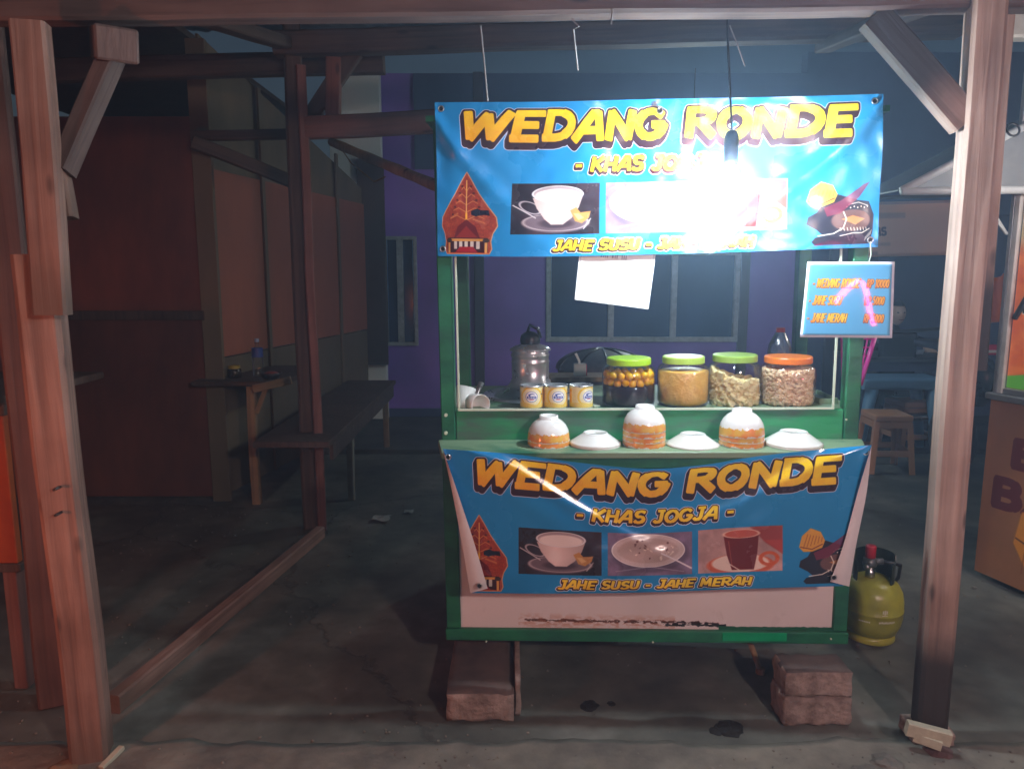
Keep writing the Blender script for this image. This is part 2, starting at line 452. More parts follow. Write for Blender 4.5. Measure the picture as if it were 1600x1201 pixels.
def text(cv, s, x0, yb, hgt, width, hw, slant=0.22, fill=(235,190,40), dark=(52,22,30), edge=(235,235,245), o_dark=2.0, o_edge=1.0, drop=(3, 5), jitter=0.04, gradient=None, ybf=None, soft=0.35, gap=0.12, seed=1):
    rr = random.Random(seed)
    adv = sum(GL[c][0]+gap for c in s)-gap
    sx = (width-slant*hgt)/adv; fy = hgt-hw*1.6
    pad = o_dark+o_edge+max(drop)+6
    g = cv.grid((x0-pad, yb-hgt-pad-8, x0+width+pad, yb+pad+8))
    if g is None: return
    sl, X, Y = g
    D = np.full(X.shape, 1e3, np.float32)
    x = x0
    for c in s:
        w, strokes = GL[c]
        dy = (ybf(x-x0) if ybf else 0)+rr.uniform(-1, 1)*jitter*hgt; rot = rr.uniform(-1, 1)*jitter*0.9
        for st in strokes:
            pts = []
            for (px, py) in st:
                lx = px*sx+hw*0.2; ly = py*fy+hw*0.8
                lx2 = lx+slant*ly
                pts.append((x+lx2-rot*ly, yb-ly+dy-rot*lx*0.6))
            for i, (a, b) in enumerate(zip(pts[:-1], pts[1:])):
                horiz = abs(b[0]-a[0]) > 2.2*abs(b[1]-a[1])
                h2 = hw*(0.86 if horiz else 1.06)
                xs0 = min(a[0], b[0])-pad-hw*2; xs1 = max(a[0], b[0])+pad+hw*2
                i0 = int(max(0, (xs0-X[0,0])*cv.k)); i1 = int(min(X.shape[1], (xs1-X[0,0])*cv.k))
                if i1 <= i0: continue
                D[:, i0:i1] = np.minimum(D[:, i0:i1], sbox(X[:, i0:i1], Y[:, i0:i1], a, b, h2, h2*0.4))
        x += (w+gap)*sx
    if dark is not None:
        DD = D.copy()
        nst = 6
        for i in range(1, nst+1):
            kx, ky = int(round(drop[0]*i/nst*cv.k)), int(round(drop[1]*i/nst*cv.k))
            sh = np.full_like(D, 1e3)
            if kx >= 0: sh[ky:, kx:] = D[:D.shape[0]-ky, :D.shape[1]-kx]
            else: sh[ky:, :kx] = D[:D.shape[0]-ky, -kx:]
            DD = np.minimum(DD, sh)
        if edge is not None: cv.put(sl, DD-o_dark-o_edge, edge, soft)
        cv.put(sl, DD-o_dark, dark, soft)
    elif edge is not None:
        cv.put(sl, D-o_edge, edge, soft)
    if gradient:
        t = np.clip((Y-(yb-hgt))/hgt, 0, 1)[..., None]; xx = np.clip((X-x0)/width, 0, 1)[..., None]
        top, bot = np.array(gradient[0])/255, np.array(gradient[1])/255
        f = fbm(X, Y, 0.12, 3)[..., None]
        t = np.clip(t*0.75+(0.35-xx)*0.7+(f-.5)*.5, 0, 1)
        colr = (top*(1-t)+bot*t).astype(np.float32)
        cv.put(sl, D, colr, soft)
    else: cv.put(sl, D, fill, soft)

def draw_kayon(cv, ox, oy, w, h):
    """pointed leaf-shaped shadow-theatre mountain emblem"""
    U = lambda p: [(ox+a*w, oy+b*h) for a, b in p]
    out = [(.5,0),(.58,.1),(.7,.26),(.86,.43),(.98,.54),(1.0,.63),(.93,.71),(.9,.8),(.92,.9),(.88,.98),(.12,.98),(.08,.9),(.1,.8),(.07,.71),(0,.63),(.02,.54),(.14,.43),(.3,.26),(.42,.1)]
    cv.poly(U(out), (205,150,110), grow=1.0)
    def body(X, Y):
        f = fbm(X, Y, 0.16, 11)[..., None]; f2 = fbm(X, Y, 0.5, 21)[..., None]
        a = np.array([150,44,28])/255; b = np.array([196,92,46])/255; c = np.array([88,24,24])/255
        r = a*(1-f)+b*f
        return (r*(0.55+0.6*f2)+c*(f2 < .4)*.35).astype(np.float32)
    cv.poly(U(out), body, grow=-0.6)
    cv.poly(U([(.5,.05),(.62,.22),(.5,.5),(.38,.22)]), (120,32,26), 0.8, .5)
    cv.line(U([(.5,.1),(.5,.5)]), 1.6, (222,170,90), .5)
    for k in range(5):
        y = .16+k*.085; d = .05+k*.03
        for sg in (-1, 1):
            cv.line(U([(.5,y+.07),(.5+sg*d,y+.02),(.5+sg*d*1.7,y+.05)]), 1.1, (214,150,84), .5, .8)
            cv.ell(*U([(.5+sg*d*1.5,y+.01)])[0], 2.0, 1.6, (70,20,24), .6, .8)
    cv.line(U([(.5,.5),(.5,.6)]), 3.2, (236,170,40), .5)
    cv.poly(U([(.26,.78),(.34,.64),(.5,.56),(.66,.64),(.74,.78)]), (104,22,24), .6)
    cv.poly(U([(.3,.76),(.5,.63),(.7,.76)]), (140,40,30), .6)
    cv.poly(U([(.58,.47),(.68,.44),(.74,.46),(.86,.46),(.88,.52),(.76,.51),(.66,.53),(.58,.51)]), (24,20,40), .5)
    cv.line(U([(.2,.55),(.34,.5)]), 2.4, (214,150,84), .8, .6); cv.line(U([(.62,.56),(.8,.6)]), 2.4, (214,150,84), .8, .6)
    cv.rect(*U([(.14,.76)])[0], *U([(.86,.955)])[0], (60,20,26), 2)
    cv.rect(*U([(.2,.77)])[0], *U([(.8,.8)])[0], (212,150,66), 1)
    for x in (.3,.4,.5,.6,.7): cv.rect(*U([(x-.03,.8)])[0], *U([(x+.03,.9)])[0], (206,196,186), 1, .5)
    cv.poly(U([(.3,.95),(.38,.87),(.62,.87),(.7,.95)]), (160,24,34), .6)
    for x in (.17,.83):
        cv.line(U([(x,.8),(x,.95)]), 4.0, (220,160,84), .5); cv.ell(*U([(x,.79)])[0], 5, 3.4, (60,44,40), .5)
    cv.line(U([(.12,.975),(.88,.975)]), 2.2, (206,120,60), .5)
def draw_ornament(cv, ox, oy, w, h, bright=1.0):
    """plain dark batik-like patch with cream piping and an ochre rosette, standing in for a printed figure"""
    U = lambda p: [(ox+a*w, oy+b*h) for a, b in p]
    dk = (38,34,46)
    cv.poly(U([(.3,.34),(.46,.24),(.62,.3),(.74,.34),(.9,.36),(1.0,.55),(.98,.8),(.9,1),(.2,1),(.16,.93),(.2,.86),(.3,.83),(.22,.74),(.1,.66),(.12,.56),(.22,.5),(.26,.42)]), dk, .5)
    cv.ell(*U([(.66,.62)])[0], w*.27, h*.15, (120,84,76), .8, .85)
    cv.poly(U([(.52,.6),(.66,.55),(.84,.6),(.7,.68)]), (205,140,84), .8, .9)
    for k in range(9): cv.line(U([(.5+k*.045,.72),(.51+k*.045,.76)]), 1.0, (226,220,206), .4)
    cv.line(U([(.54,.5),(.58,.6),(.54,.72),(.42,.8),(.24,.83)]), 1.7, (226,220,206), .5)
    cv.line(U([(.5,.84),(.66,.8),(.8,.8),(.92,.74)]), 1.3, (226,220,206), .5)
    cv.line(U([(.6,.4),(.74,.37),(.88,.42)]), 1.3, (226,220,206), .5, .8)
    for k in range(7): cv.ell(*U([(.58+k*.05,.43+.015*(k % 2))])[0], 1.1, 1.1, (226,220,206), .4)
    for k in range(6): cv.line(U([(.86+.02*k,.86-.02*k),(.84+.02*k,.93-.02*k)]), 1.0, (226,220,206), .4, .8)
    cv.poly(U([(.1,.34),(.14,.16),(.26,.04),(.4,.1),(.46,.24),(.42,.36),(.28,.42),(.16,.42)]), (216,160,62), .6)
    for k in range(6): cv.line(U([(.16+.05*k,.36-.02*k),(.22+.04*k,.14+.01*k)]), 1.4, (160,88,34), .5, .8)
    cv.line(U([(.12,.34),(.28,.38),(.42,.3)]), 1.6, (120,50,34), .5)
    cv.poly(U([(.3,.44),(.5,.34),(.8,.1),(.9,.06),(.74,.3),(.5,.52),(.34,.56)]), (128,44,70), .6, .8)

def photo_cup(cv, x0, y0, w, h):
    U = lambda a, b: (x0+a*w, y0+b*h)
    bb = (x0, y0, x0+w, y0+h)
    cv.shape(lambda X, Y: np.full(X.shape, -9, np.float32), bb, lambda X, Y: (np.array([62,44,52])/255*(0.45+0.8*fbm(X, Y, .03, 4))[..., None]).astype(np.float32))
    cv.ell(*U(.5,.8), w*.38, h*.17, (112,92,100), .8, bb=bb); cv.ell(*U(.5,.78), w*.37, h*.155, (176,160,162), .5, ring=.5, bb=bb)
    cv.ell(*U(.5,.8), w*.2, h*.08, (70,52,60), 1.2, .8, bb=bb)
    cv.line([U(.02,.46), U(.12,.56), U(.26,.7)], 1.8, (190,180,184), .5)
    cv.ell(*U(.2,.5), w*.12, h*.1, (170,158,164), .5, ring=.8, bb=bb, ang=.4)
    cv.poly([U(.22,.3), U(.27,.52), U(.36,.72), U(.44,.82), U(.58,.82), U(.68,.7), U(.76,.5), U(.8,.28)], lambda X, Y: (np.array([214,188,182])/255*(0.82+0.3*np.clip(1-abs(X-x0-.45*w)/(.4*w), 0, 1))[..., None]).astype(np.float32), .7)
    cv.ell(*U(.51,.22), w*.29, h*.17, (170,150,152), .6, bb=bb); cv.ell(*U(.51,.25), w*.265, h*.135, (236,220,214), .7, bb=bb)
    cv.ell(*U(.51,.22), w*.29, h*.17, (236,232,236), .4, ring=.45, bb=bb)
    cv.ell(*U(.44,.6), w*.07, h*.12, (232,214,208), 3, .6, bb=bb)
    cv.poly([U(.66,.56), U(.73,.5), U(.78,.6), U(.9,.58), U(.88,.7), U(.8,.8), U(.72,.76)], (196,140,74), .7)
    cv.poly([U(.7,.62), U(.76,.62), U(.82,.7), U(.76,.74)], (226,184,120), .8)
    cv.line([U(.9,.72), U(.82,.9)], 1.4, (200,194,196), .6)
def photo_plate(cv, x0, y0, w, h):
    U = lambda a, b: (x0+a*w, y0+b*h); bb = (x0, y0, x0+w, y0+h)
    cv.shape(lambda X, Y: np.full(X.shape, -9, np.float32), bb, lambda X, Y: (np.array([132,112,140])/255*(0.7+0.5*fbm(X, Y, .05, 9))[..., None]).astype(np.float32))
    cv.ell(*U(.5,.5), w*.46, h*.44, (92,76,96), 2, .7, bb=bb)
    cv.ell(*U(.48,.42), w*.43, h*.39, (206,188,186), .6, bb=bb); cv.ell(*U(.48,.42), w*.36, h*.3, (188,164,158), 1.2, bb=bb)
    cv.ell(*U(.48,.42), w*.43, h*.39, (248,244,244), .4, ring=.4, bb=bb)
    rr = random.Random(3)
    for k in range(26):
        a = rr.uniform(0, 6.28); q = rr.random()**.5
        cv.ell(*U(.48+.32*q*math.cos(a), .42+.26*q*math.sin(a)), rr.uniform(.8, 3.2), rr.uniform(.6, 1.9), (240,224,210) if k % 2 else (104,62,58), .6, .85, bb=bb, ang=rr.uniform(0, 3))
    cv.line([U(.64,.5), U(.8,.66), U(.99,.86)], 2.6, (222,214,218), .6); cv.line([U(.1,.9), U(.5,.8), U(.9,.93)], 1.3, (200,190,204), .8, .6)
def photo_tea(cv, x0, y0, w, h):
    U = lambda a, b: (x0+a*w, y0+b*h); bb = (x0, y0, x0+w, y0+h)
    cv.shape(lambda X, Y: np.full(X.shape, -9, np.float32), bb, lambda X, Y: (np.array([206,164,158])/255*(0.75+0.4*fbm(X, Y, .04, 14))[..., None]).astype(np.float32))
    cv.poly([U(.62,0), U(1,0), U(1,.62), U(.8,.36)], (150,52,46), 1.5, .85); cv.poly([U(.78,.3), U(1,.3), U(1,.62)], (186,74,60), 1.5, .8)
    cv.ell(*U(.5,.84), w*.4, h*.24, (206,100,66), .8, bb=bb); cv.ell(*U(.5,.8), w*.34, h*.2, (238,214,200), .8, bb=bb)
    cv.ell(*U(.84,.72), w*.1, h*.13, (206,96,54), .8, ring=2.4, bb=bb)
    cv.poly([U(.3,.16), U(.34,.62), U(.4,.95), U(.66,.95), U(.7,.6), U(.72,.14)], (112,30,26), .7)
    cv.ell(*U(.51,.14), w*.21, h*.09, (190,90,70), .6, bb=bb); cv.ell(*U(.51,.14), w*.21, h*.09, (230,190,170), .4, ring=.5, bb=bb)
    cv.line([U(.36,.3), U(.4,.85)], 1.3, (190,110,90), .8, .7); cv.line([U(.34,.78), U(.5,.97), U(.6,.99)], 1.8, (226,206,196), .6)

def banner_image():
    cv = Canvas(700, 242, 3.0, (8,128,202))
    g = cv.grid((0, 0, 700, 242)); sl, X, Y = g
    a = np.array([22,120,184])/255; b = np.array([44,150,206])/255; t = (fbm(X, Y, 0.008, 2)*.7+X/700*.3)[..., None]
    cv.a[sl] = (a*(1-t)+b*t).astype(np.float32)
    cur = lambda dx: 0
    text(cv, 'WEDANG RONDE', 51, 65, 47, 597, 6.4, slant=.2, gradient=((246,214,30),(232,158,20)), dark=(50,22,32), edge=(206,206,226), o_dark=3.2, o_edge=1.0, drop=(-3, 7), jitter=.03, gap=.1, seed=4)
    text(cv, '- KHAS JOGJA -', 215, 110, 25, 262, 2.9, slant=.22, gradient=((250,222,40),(236,176,28)), dark=(58,24,30), edge=(224,226,240), o_dark=1.7, o_edge=1.1, drop=(-1.2, 3), jitter=.035, gap=.1, seed=2)
    text(cv, 'JAHE SUSU - JAHE MERAH', 187, 230, 20, 317, 2.4, slant=.22, gradient=((252,224,60),(240,188,40)), dark=(62,26,30), edge=(238,240,248), o_dark=1.5, o_edge=1.2, drop=(-1, 2.4), jitter=.03, gap=.1, seed=9)
    photo_cup(cv, 124, 127, 135, 75); photo_plate(cv, 269, 127, 137, 75); photo_tea(cv, 416, 126, 137, 76)
    draw_kayon(cv, 14, 110, 92, 128)
    draw_ornament(cv, 568, 128, 118, 104)
    return cv.image('banner_print')
def price_image():
    cv = Canvas(146, 120, 8, (214,216,232))
    cv.rect(4, 4, 142, 116, (96,168,212), .5)
    for i, (s, p, y) in enumerate((('- WEDANG RONDE', 'RP 10000', 41), ('- JAHE SUSU', 'RP 5000', 68), ('- JAHE MERAH', 'RP 5000', 96))):
        w = 80 if i == 0 else (56 if i == 1 else 66)
        x = 7 if i else 11
        text(cv, s, x, y, 15, w, 1.05, slant=.2, gradient=((246,200,60),(226,140,40)), dark=(110,60,60), edge=(196,206,226), o_dark=.45, o_edge=.2, drop=(.4, .7), jitter=.01, gap=.1, soft=.2)
        text(cv, p, 101 if i == 0 else 99, y, 14, 38 if i == 0 else 33, .85, slant=.16, gradient=((236,170,70),(206,120,60)), dark=(110,60,60), edge=None, o_dark=.6, drop=(.4, .6), jitter=.01, gap=.14, soft=.2)
    return cv.image('price_print')
def paper_image():
    cv = Canvas(120, 90, 4, (236,240,240))
    cv.rect(1.5, 1.5, 118.5, 88.5, (206,210,212), .5); cv.rect(3.5, 3.5, 116.5, 86.5, (246,247,246), .5)
    for y in (16, 24):
        x = 34
        for n in ((3, 1, 1, 1), (3, 1, 1), (1, 1, 1)):
            for k in n:
                cv.rect(x, y - 6, x + 1.0 + .4 * k, y, (150,152,160), .2); x += 2.6 + .5 * k
            x += 5
    cv.rect(14, 10, 22, 14, (180,180,190), .2)
    return cv.image('leaflet_print')
def can_image():
    cv = Canvas(200, 64, 5, (238,226,170))
    g = cv.grid((0, 0, 200, 64)); sl, X, Y = g
    for ox in (0, 100):
        cv.ell(ox+50, 30, 33, 33, (246,206,60), .5); cv.ell(ox+50, 30, 27, 28, (248,238,196), .5)
        cv.ell(ox+50, 29, 17.5, 17.5, (250,250,250), .4); cv.ell(ox+50, 29, 16.2, 16.2, (60,96,190), .4, ring=.7)
        cv.ell(ox+50, 23, 9, 4.6, (44,72,170), .4); cv.ell(ox+53, 24.5, 7, 3.2, (250,250,250), .4)
        cv.rect(ox+37, 27, ox+63, 35, (44,72,170), 2)
        for k in range(5): cv.rect(ox+40+k*4.4, 29, ox+42.6+k*4.4, 33, (240,240,250), .5)
        cv.rect(ox+44, 36.5, ox+56, 38.5, (210,40,60), .5)
        cv.poly([(ox+0,64),(ox+0,50),(ox+30,47),(ox+60,54),(ox+100,49),(ox+100,64)], (244,216,110), .6)
        cv.rect(ox+88, 6, ox+98, 50, (250,182,20), 2, .8)
        cv.rect(ox+78, 20, ox+86, 23, (60,60,110), .3, .4)
    return cv.image('can_print')
def panel_image():
    cv = Canvas(600, 250, 2.4, (214,206,204))
    g = cv.grid((0, 0, 600, 250)); sl, X, Y = g
    f = fbm(X, Y, .01, 40)[..., None]; cv.a[sl] = (np.array([222,212,210])/255*(0.92+.1*f)).astype(np.float32)
    n = fbm(X, Y*2.2, .16, 51); n2 = fbm(X, Y, .5, 61)
    yc = 236+(X/600)*6
    m = np.clip(1-np.abs(Y-yc)/6.5, 0, 1)*((X > 105) & (X < 420))
    st = (n*m > .33)
    cv.a[sl] = np.where(st[..., None], (np.array([70,38,26])/255*(0.5+.8*n2[..., None])), cv.a[sl]).astype(np.float32)
    w = np.clip(1-np.abs(Y-yc-2)/15, 0, 1)*np.clip((n-.34)*3, 0, 1)*((X > 95) & (X < 350))
    cv.a[sl] = (cv.a[sl]*(1-  .7*w[..., None])+np.array([176,112,80])/255*.7*w[..., None]).astype(np.float32)
    b = (np.clip(1-np.abs(Y-yc-3)/7, 0, 1)*n > .33)*(X > 330)*(X < 432)
    cv.a[sl] = np.where(b[..., None] > 0, np.array([34,32,30])/255, cv.a[sl]).astype(np.float32)
    e = (Y > 246.5-2.6*n)*(X > 420)
    cv.a[sl] = np.where(e[..., None] > 0, np.array([20,92,60])/255, cv.a[sl]).astype(np.float32)
    # faint scuffs and drips
    rr = random.Random(8)
    for k in range(26):
        x, y = rr.uniform(0, 600), rr.uniform(10, 230); cv.line([(x, y), (x+rr.uniform(-8, 8), y+rr.uniform(2, 26))], rr.uniform(.4, 1.4), (176,160,158), .8, .35)
    return cv.image('panel_stains')
def orange_image():
    cv = Canvas(300, 330, 2, (226,92,26))
    g = cv.grid((0, 0, 300, 330)); sl, X, Y = g
    f = fbm(X, Y*3, .02, 70)[..., None]
    cv.a[sl] = (np.array([214,76,22])/255*(1-f)+np.array([252,142,60])/255*f).astype(np.float32)
    # upper part: pale picture of fried food
    m = np.clip((130-Y)/30, 0, 1)[..., None]; f2 = fbm(X, Y, .06, 77)[..., None]
    cv.a[sl] = (cv.a[sl]*(1-m)+(np.array([206,180,140])/255*(.55+.7*f2))*m).astype(np.float32)
    cv.poly([(50,150),(80,120),(150,128),(170,160),(130,186),(70,180)], (206,204,200), 1.5)
    cv.line([(64,160),(96,140),(130,146)], 3, (120,116,116), 1); cv.line([(80,172),(120,164)], 3, (150,146,146), 1)
    text(cv, 'Burg', 34, 216, 34, 120, 2.6, slant=.3, fill=(40,26,24), dark=None, edge=(240,230,214), o_edge=1.6, jitter=.02)
    cv.poly([(0,312),(80,306),(200,316),(300,308),(300,330),(0,330)], (96,176,44), 1)
    return cv.image('orange_print')
def brown_image():
    cv = Canvas(300, 330, 2, (150,96,60))
    g = cv.grid((0, 0, 300, 330)); sl, X, Y = g
    f = fbm(X, Y, .02, 80)[..., None]
    cv.a[sl] = (np.array([150,100,62])/255*(1-f)+np.array([186,120,70])/255*f).astype(np.float32)
    text(cv, 'BUR', 50, 120, 58, 190, 9, slant=.05, fill=(110,34,26), dark=None, edge=None)
    text(cv, 'BAR', 20, 200, 62, 190, 9, slant=.05, fill=(110,30,26), dark=None, edge=None)
    cv.poly([(80,190),(150,170),(230,200),(240,270),(200,316),(110,310),(70,250)], (236,150,24), 1.5)
    for k in range(7): cv.line([(96+k*18,196+k*4),(90+k*20,300)], 2, (150,70,20), 1, .7)
    cv.line([(74,240),(150,262),(236,250)], 3, (90,40,20), 1, .8)
    return cv.image('brown_print')
def peach_image():
    cv = Canvas(220, 100, 3, (226,176,152))
    cv.rect(0, 0, 220, 5, (170,140,140)); 
    text(cv, 'KOPI PANAS', 10, 56, 16, 118, 2, slant=0, fill=(96,66,66), dark=None, edge=None) if False else None
    text(cv, 'NAS', 8, 62, 17, 42, 2.2, slant=0, fill=(92,70,74), dark=None, edge=None, soft=.8)
    cv.rect(4, 20, 96, 30, (150,124,124), 2, 2.0, .6); cv.rect(6, 74, 60, 80, (160,130,124), 2, 2, .5); cv.rect(2, 90, 30, 96, (120,90,90), 2, 2, .5)
    return cv.image('peach_print')

def image_mat(name, img, rough=0.35, spec=0.5, bump=0.0, bscale=60, coat=0.0, back=None, light_through=0.0, estr=0.0):
    m, t, b = nt(name); L = t.links.new
    im = node(t, 'ShaderNodeTexImage'); im.image = img; im.extension = 'EXTEND'
    uv = node(t, 'ShaderNodeUVMap'); L(uv.outputs['UV'], im.inputs['Vector'])
    col = im.outputs['Color']
    nz = node(t, 'ShaderNodeTexNoise'); nz.inputs['Scale'].default_value = 5; nz.inputs['Detail'].default_value = 6
    tc = node(t, 'ShaderNodeTexCoord'); L(tc.outputs['Object'], nz.inputs['Vector'])
    mr = node(t, 'ShaderNodeMapRange'); mr.inputs['From Min'].default_value = .3; mr.inputs['From Max'].default_value = .7
    mr.inputs['To Min'].default_value = max(.05, rough-.1); mr.inputs['To Max'].default_value = rough+.14
    L(nz.outputs['Fac'], mr.inputs['Value']); L(mr.outputs['Result'], b.inputs['Roughness'])
    if back is not None:
        ge = node(t, 'ShaderNodeNewGeometry'); mx = node(t, 'ShaderNodeMix', data_type='RGBA')
        L(ge.outputs['Backfacing'], mx.inputs['Factor']); L(col, mx.inputs['A']); mx.inputs['B'].default_value = tuple(back)[:3] + (1,)
        col = mx.outputs['Result']
    L(col, b.inputs['Base Color']); b.inputs['Specular IOR Level'].default_value = spec
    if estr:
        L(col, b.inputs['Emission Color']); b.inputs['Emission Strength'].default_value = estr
    if coat: b.inputs['Coat Weight'].default_value = coat; b.inputs['Coat Roughness'].default_value = .035
    if bump:
        n2 = node(t, 'ShaderNodeTexNoise'); n2.inputs['Scale'].default_value = bscale; n2.inputs['Detail'].default_value = 3; L(tc.outputs['Object'], n2.inputs['Vector'])
        bp = node(t, 'ShaderNodeBump'); bp.inputs['Strength'].default_value = bump; bp.inputs['Distance'].default_value = .004
        L(n2.outputs['Fac'], bp.inputs['Height']); L(bp.outputs['Normal'], b.inputs['Normal'])
    return m

# palette
M_post = wood('raw_post_wood', (.43,.31,.25), (.24,.165,.13), dirt=(.03,.024,.02), dirt_z=(0.22, 0.42))
M_postL = wood('raw_post_wood_left', (.30,.19,.15), (.15,.09,.07), dirt=(.12,.08,.06), dirt_z=(0.0, 0.2))
M_beam = wood('beam_wood', (.14,.10,.09), (.07,.05,.045))
M_dark_wood = wood('dark_wood', (.09,.06,.045), (.045,.03,.025))
M_tan = wood('tan_wood', (.35,.24,.13), (.2,.13,.07))
M_green = pmat('green_paint', (.018,.20,.085), .42, col2=(.008,.085,.045), scale=5, bump=.25, bscale=22, rvar=.15, stretch=(1,1,1.6))
M_green_board = pmat('green_board_paint', (.02,.27,.10), .38, col2=(.06,.13,.09), scale=4.5, bump=.3, bscale=12, rvar=.2, stretch=(.6,1,2.2), lo=.4, hi=.58)
M_green_top = pmat('worn_shelf_paint', (.20,.30,.18), .42, col2=(.02,.13,.07), scale=6, bump=.25, bscale=16, rvar=.2, stretch=(.5,1,1), lo=.36, hi=.5)
M_trim = pmat('cream_trim', (.62,.72,.58), .35, col2=(.5,.6,.46))
M_white = pmat('white_enamel', (.78,.78,.76), .3, col2=(.7,.7,.68))
M_steel = pmat('brushed_aluminium', (.78,.8,.84), .3, .72, col2=(.62,.65,.7), scale=14, rvar=.1, bump=.08, bscale=30)
M_blackp = pmat('black_plastic', (.015,.016,.02), .35)
M_ring = pmat('eyelet_metal', (.6,.6,.6), .3, 1.0)
M_plast_paper = pmat('vinyl_back_white', (.75,.72,.72), .45, col2=(.66,.62,.63), scale=6)

# ------------------------------------------------------------------ ground and far floor
m, t, b = nt('dark_concrete'); L = t.links.new
tc = node(t, 'ShaderNodeTexCoord')
n1 = node(t, 'ShaderNodeTexNoise'); n1.inputs['Scale'].default_value = 1.3; n1.inputs['Detail'].default_value = 9; n1.inputs['Roughness'].default_value = .65; L(tc.outputs['Object'], n1.inputs['Vector'])
cr = node(t, 'ShaderNodeValToRGB'); e = cr.color_ramp.elements
e[0].position = .34; e[0].color = (.045,.05,.044, 1); e[1].position = .68; e[1].color = (.20,.205,.18, 1)
k = e.new(.52); k.color = (.11,.116,.098, 1); k = e.new(.78); k.color = (.2,.19,.165, 1)
L(n1.outputs['Fac'], cr.inputs['Fac'])
n2 = node(t, 'ShaderNodeTexNoise'); n2.inputs['Scale'].default_value = 9; n2.inputs['Detail'].default_value = 8; L(tc.outputs['Object'], n2.inputs['Vector'])
mx = node(t, 'ShaderNodeMix', data_type='RGBA', blend_type='OVERLAY'); mx.inputs['Factor'].default_value = .5
L(cr.outputs['Color'], mx.inputs['A']); L(n2.outputs['Fac'], mx.inputs['B'])
vo = node(t, 'ShaderNodeTexVoronoi', feature='DISTANCE_TO_EDGE'); vo.inputs['Scale'].default_value = .55
wv = node(t, 'ShaderNodeMix', data_type='VECTOR'); wv.inputs['Factor'].default_value = .4; L(tc.outputs['Object'], wv.inputs['A']); L(n1.outputs['Color'], wv.inputs['B']); L(wv.outputs['Result'], vo.inputs['Vector'])
ck = node(t, 'ShaderNodeMapRange'); ck.inputs['From Max'].default_value = .006; ck.inputs['To Min'].default_value = .6; L(vo.outputs['Distance'], ck.inputs['Value'])
m2 = node(t, 'ShaderNodeMix', data_type='RGBA', blend_type='MULTIPLY'); m2.inputs['Factor'].default_value = 1; L(mx.outputs['Result'], m2.inputs['A']); L(ck.outputs['Result'], m2.inputs['B'])
L(m2.outputs['Result'], b.inputs['Base Color'])
mr = node(t, 'ShaderNodeMapRange'); mr.inputs['To Min'].default_value = .45; mr.inputs['To Max'].default_value = .95; L(n1.outputs['Fac'], mr.inputs['Value']); L(mr.outputs['Result'], b.inputs['Roughness'])
ad = node(t, 'ShaderNodeMath', operation='ADD'); L(n1.outputs['Fac'], ad.inputs[0]); L(ck.outputs['Result'], ad.inputs[1])
ad2 = node(t, 'ShaderNodeMath', operation='MULTIPLY_ADD'); ad2.inputs[1].default_value = .35; L(n2.outputs['Fac'], ad2.inputs[0]); L(ad.outputs[0], ad2.inputs[2])
bp = node(t, 'ShaderNodeBump'); bp.inputs['Strength'].default_value = .7; bp.inputs['Distance'].default_value = .012; L(ad2.outputs[0], bp.inputs['Height']); L(bp.outputs['Normal'], b.inputs['Normal'])
M_ground = m
V, F = [], []
xs = [-60, -20, -8] + list(np.arange(-4, 4.01, .08)) + [8, 20, 60]; ys = [-40, -10, -2, .5] + list(np.arange(1.4, 8, .08)) + [12, 30, 120]
for y in ys:
    for x in xs:
        z = 0
        if -4.1 < x < 4.1 and 1.3 < y < 8: z = (noise.noise(Vector((x*1.3, y*1.3, 0)))*.006+noise.noise(Vector((x*5, y*5, 2)))*.0025)-.006
        V.append((x, y, z))
nx = len(xs)
for j in range(len(ys)-1):
    for i in range(nx-1): F.append((j*nx+i, j*nx+i+1, (j+1)*nx+i+1, (j+1)*nx+i))
mk('ground', (V, F), M_ground, smooth=True, kind='structure', centre=False)
M_apron = pmat('lit_pale_concrete', (.25,.23,.185), .9, col2=(.12,.11,.095), scale=5, bump=.8, bscale=22, lo=.36, hi=.66)  # pale concrete; tone also holds some lamp light on the front strip
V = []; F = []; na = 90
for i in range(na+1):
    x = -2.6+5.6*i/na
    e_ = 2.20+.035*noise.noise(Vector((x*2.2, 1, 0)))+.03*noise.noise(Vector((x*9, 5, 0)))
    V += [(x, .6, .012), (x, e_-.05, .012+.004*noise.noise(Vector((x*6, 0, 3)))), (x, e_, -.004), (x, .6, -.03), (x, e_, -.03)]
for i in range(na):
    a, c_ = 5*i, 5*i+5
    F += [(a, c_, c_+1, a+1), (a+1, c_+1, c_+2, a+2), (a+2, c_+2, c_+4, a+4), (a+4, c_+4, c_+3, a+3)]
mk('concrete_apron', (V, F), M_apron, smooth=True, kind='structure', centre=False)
M_slab = pmat('slab_concrete', (.10,.105,.10), .75, col2=(.045,.047,.045), scale=3, bump=.4, bscale=20)
mk('raised_floor', box(-3.2, 6.05, -.05, 6.5, 7.6, .035), M_slab, kind='structure', bev=.006)

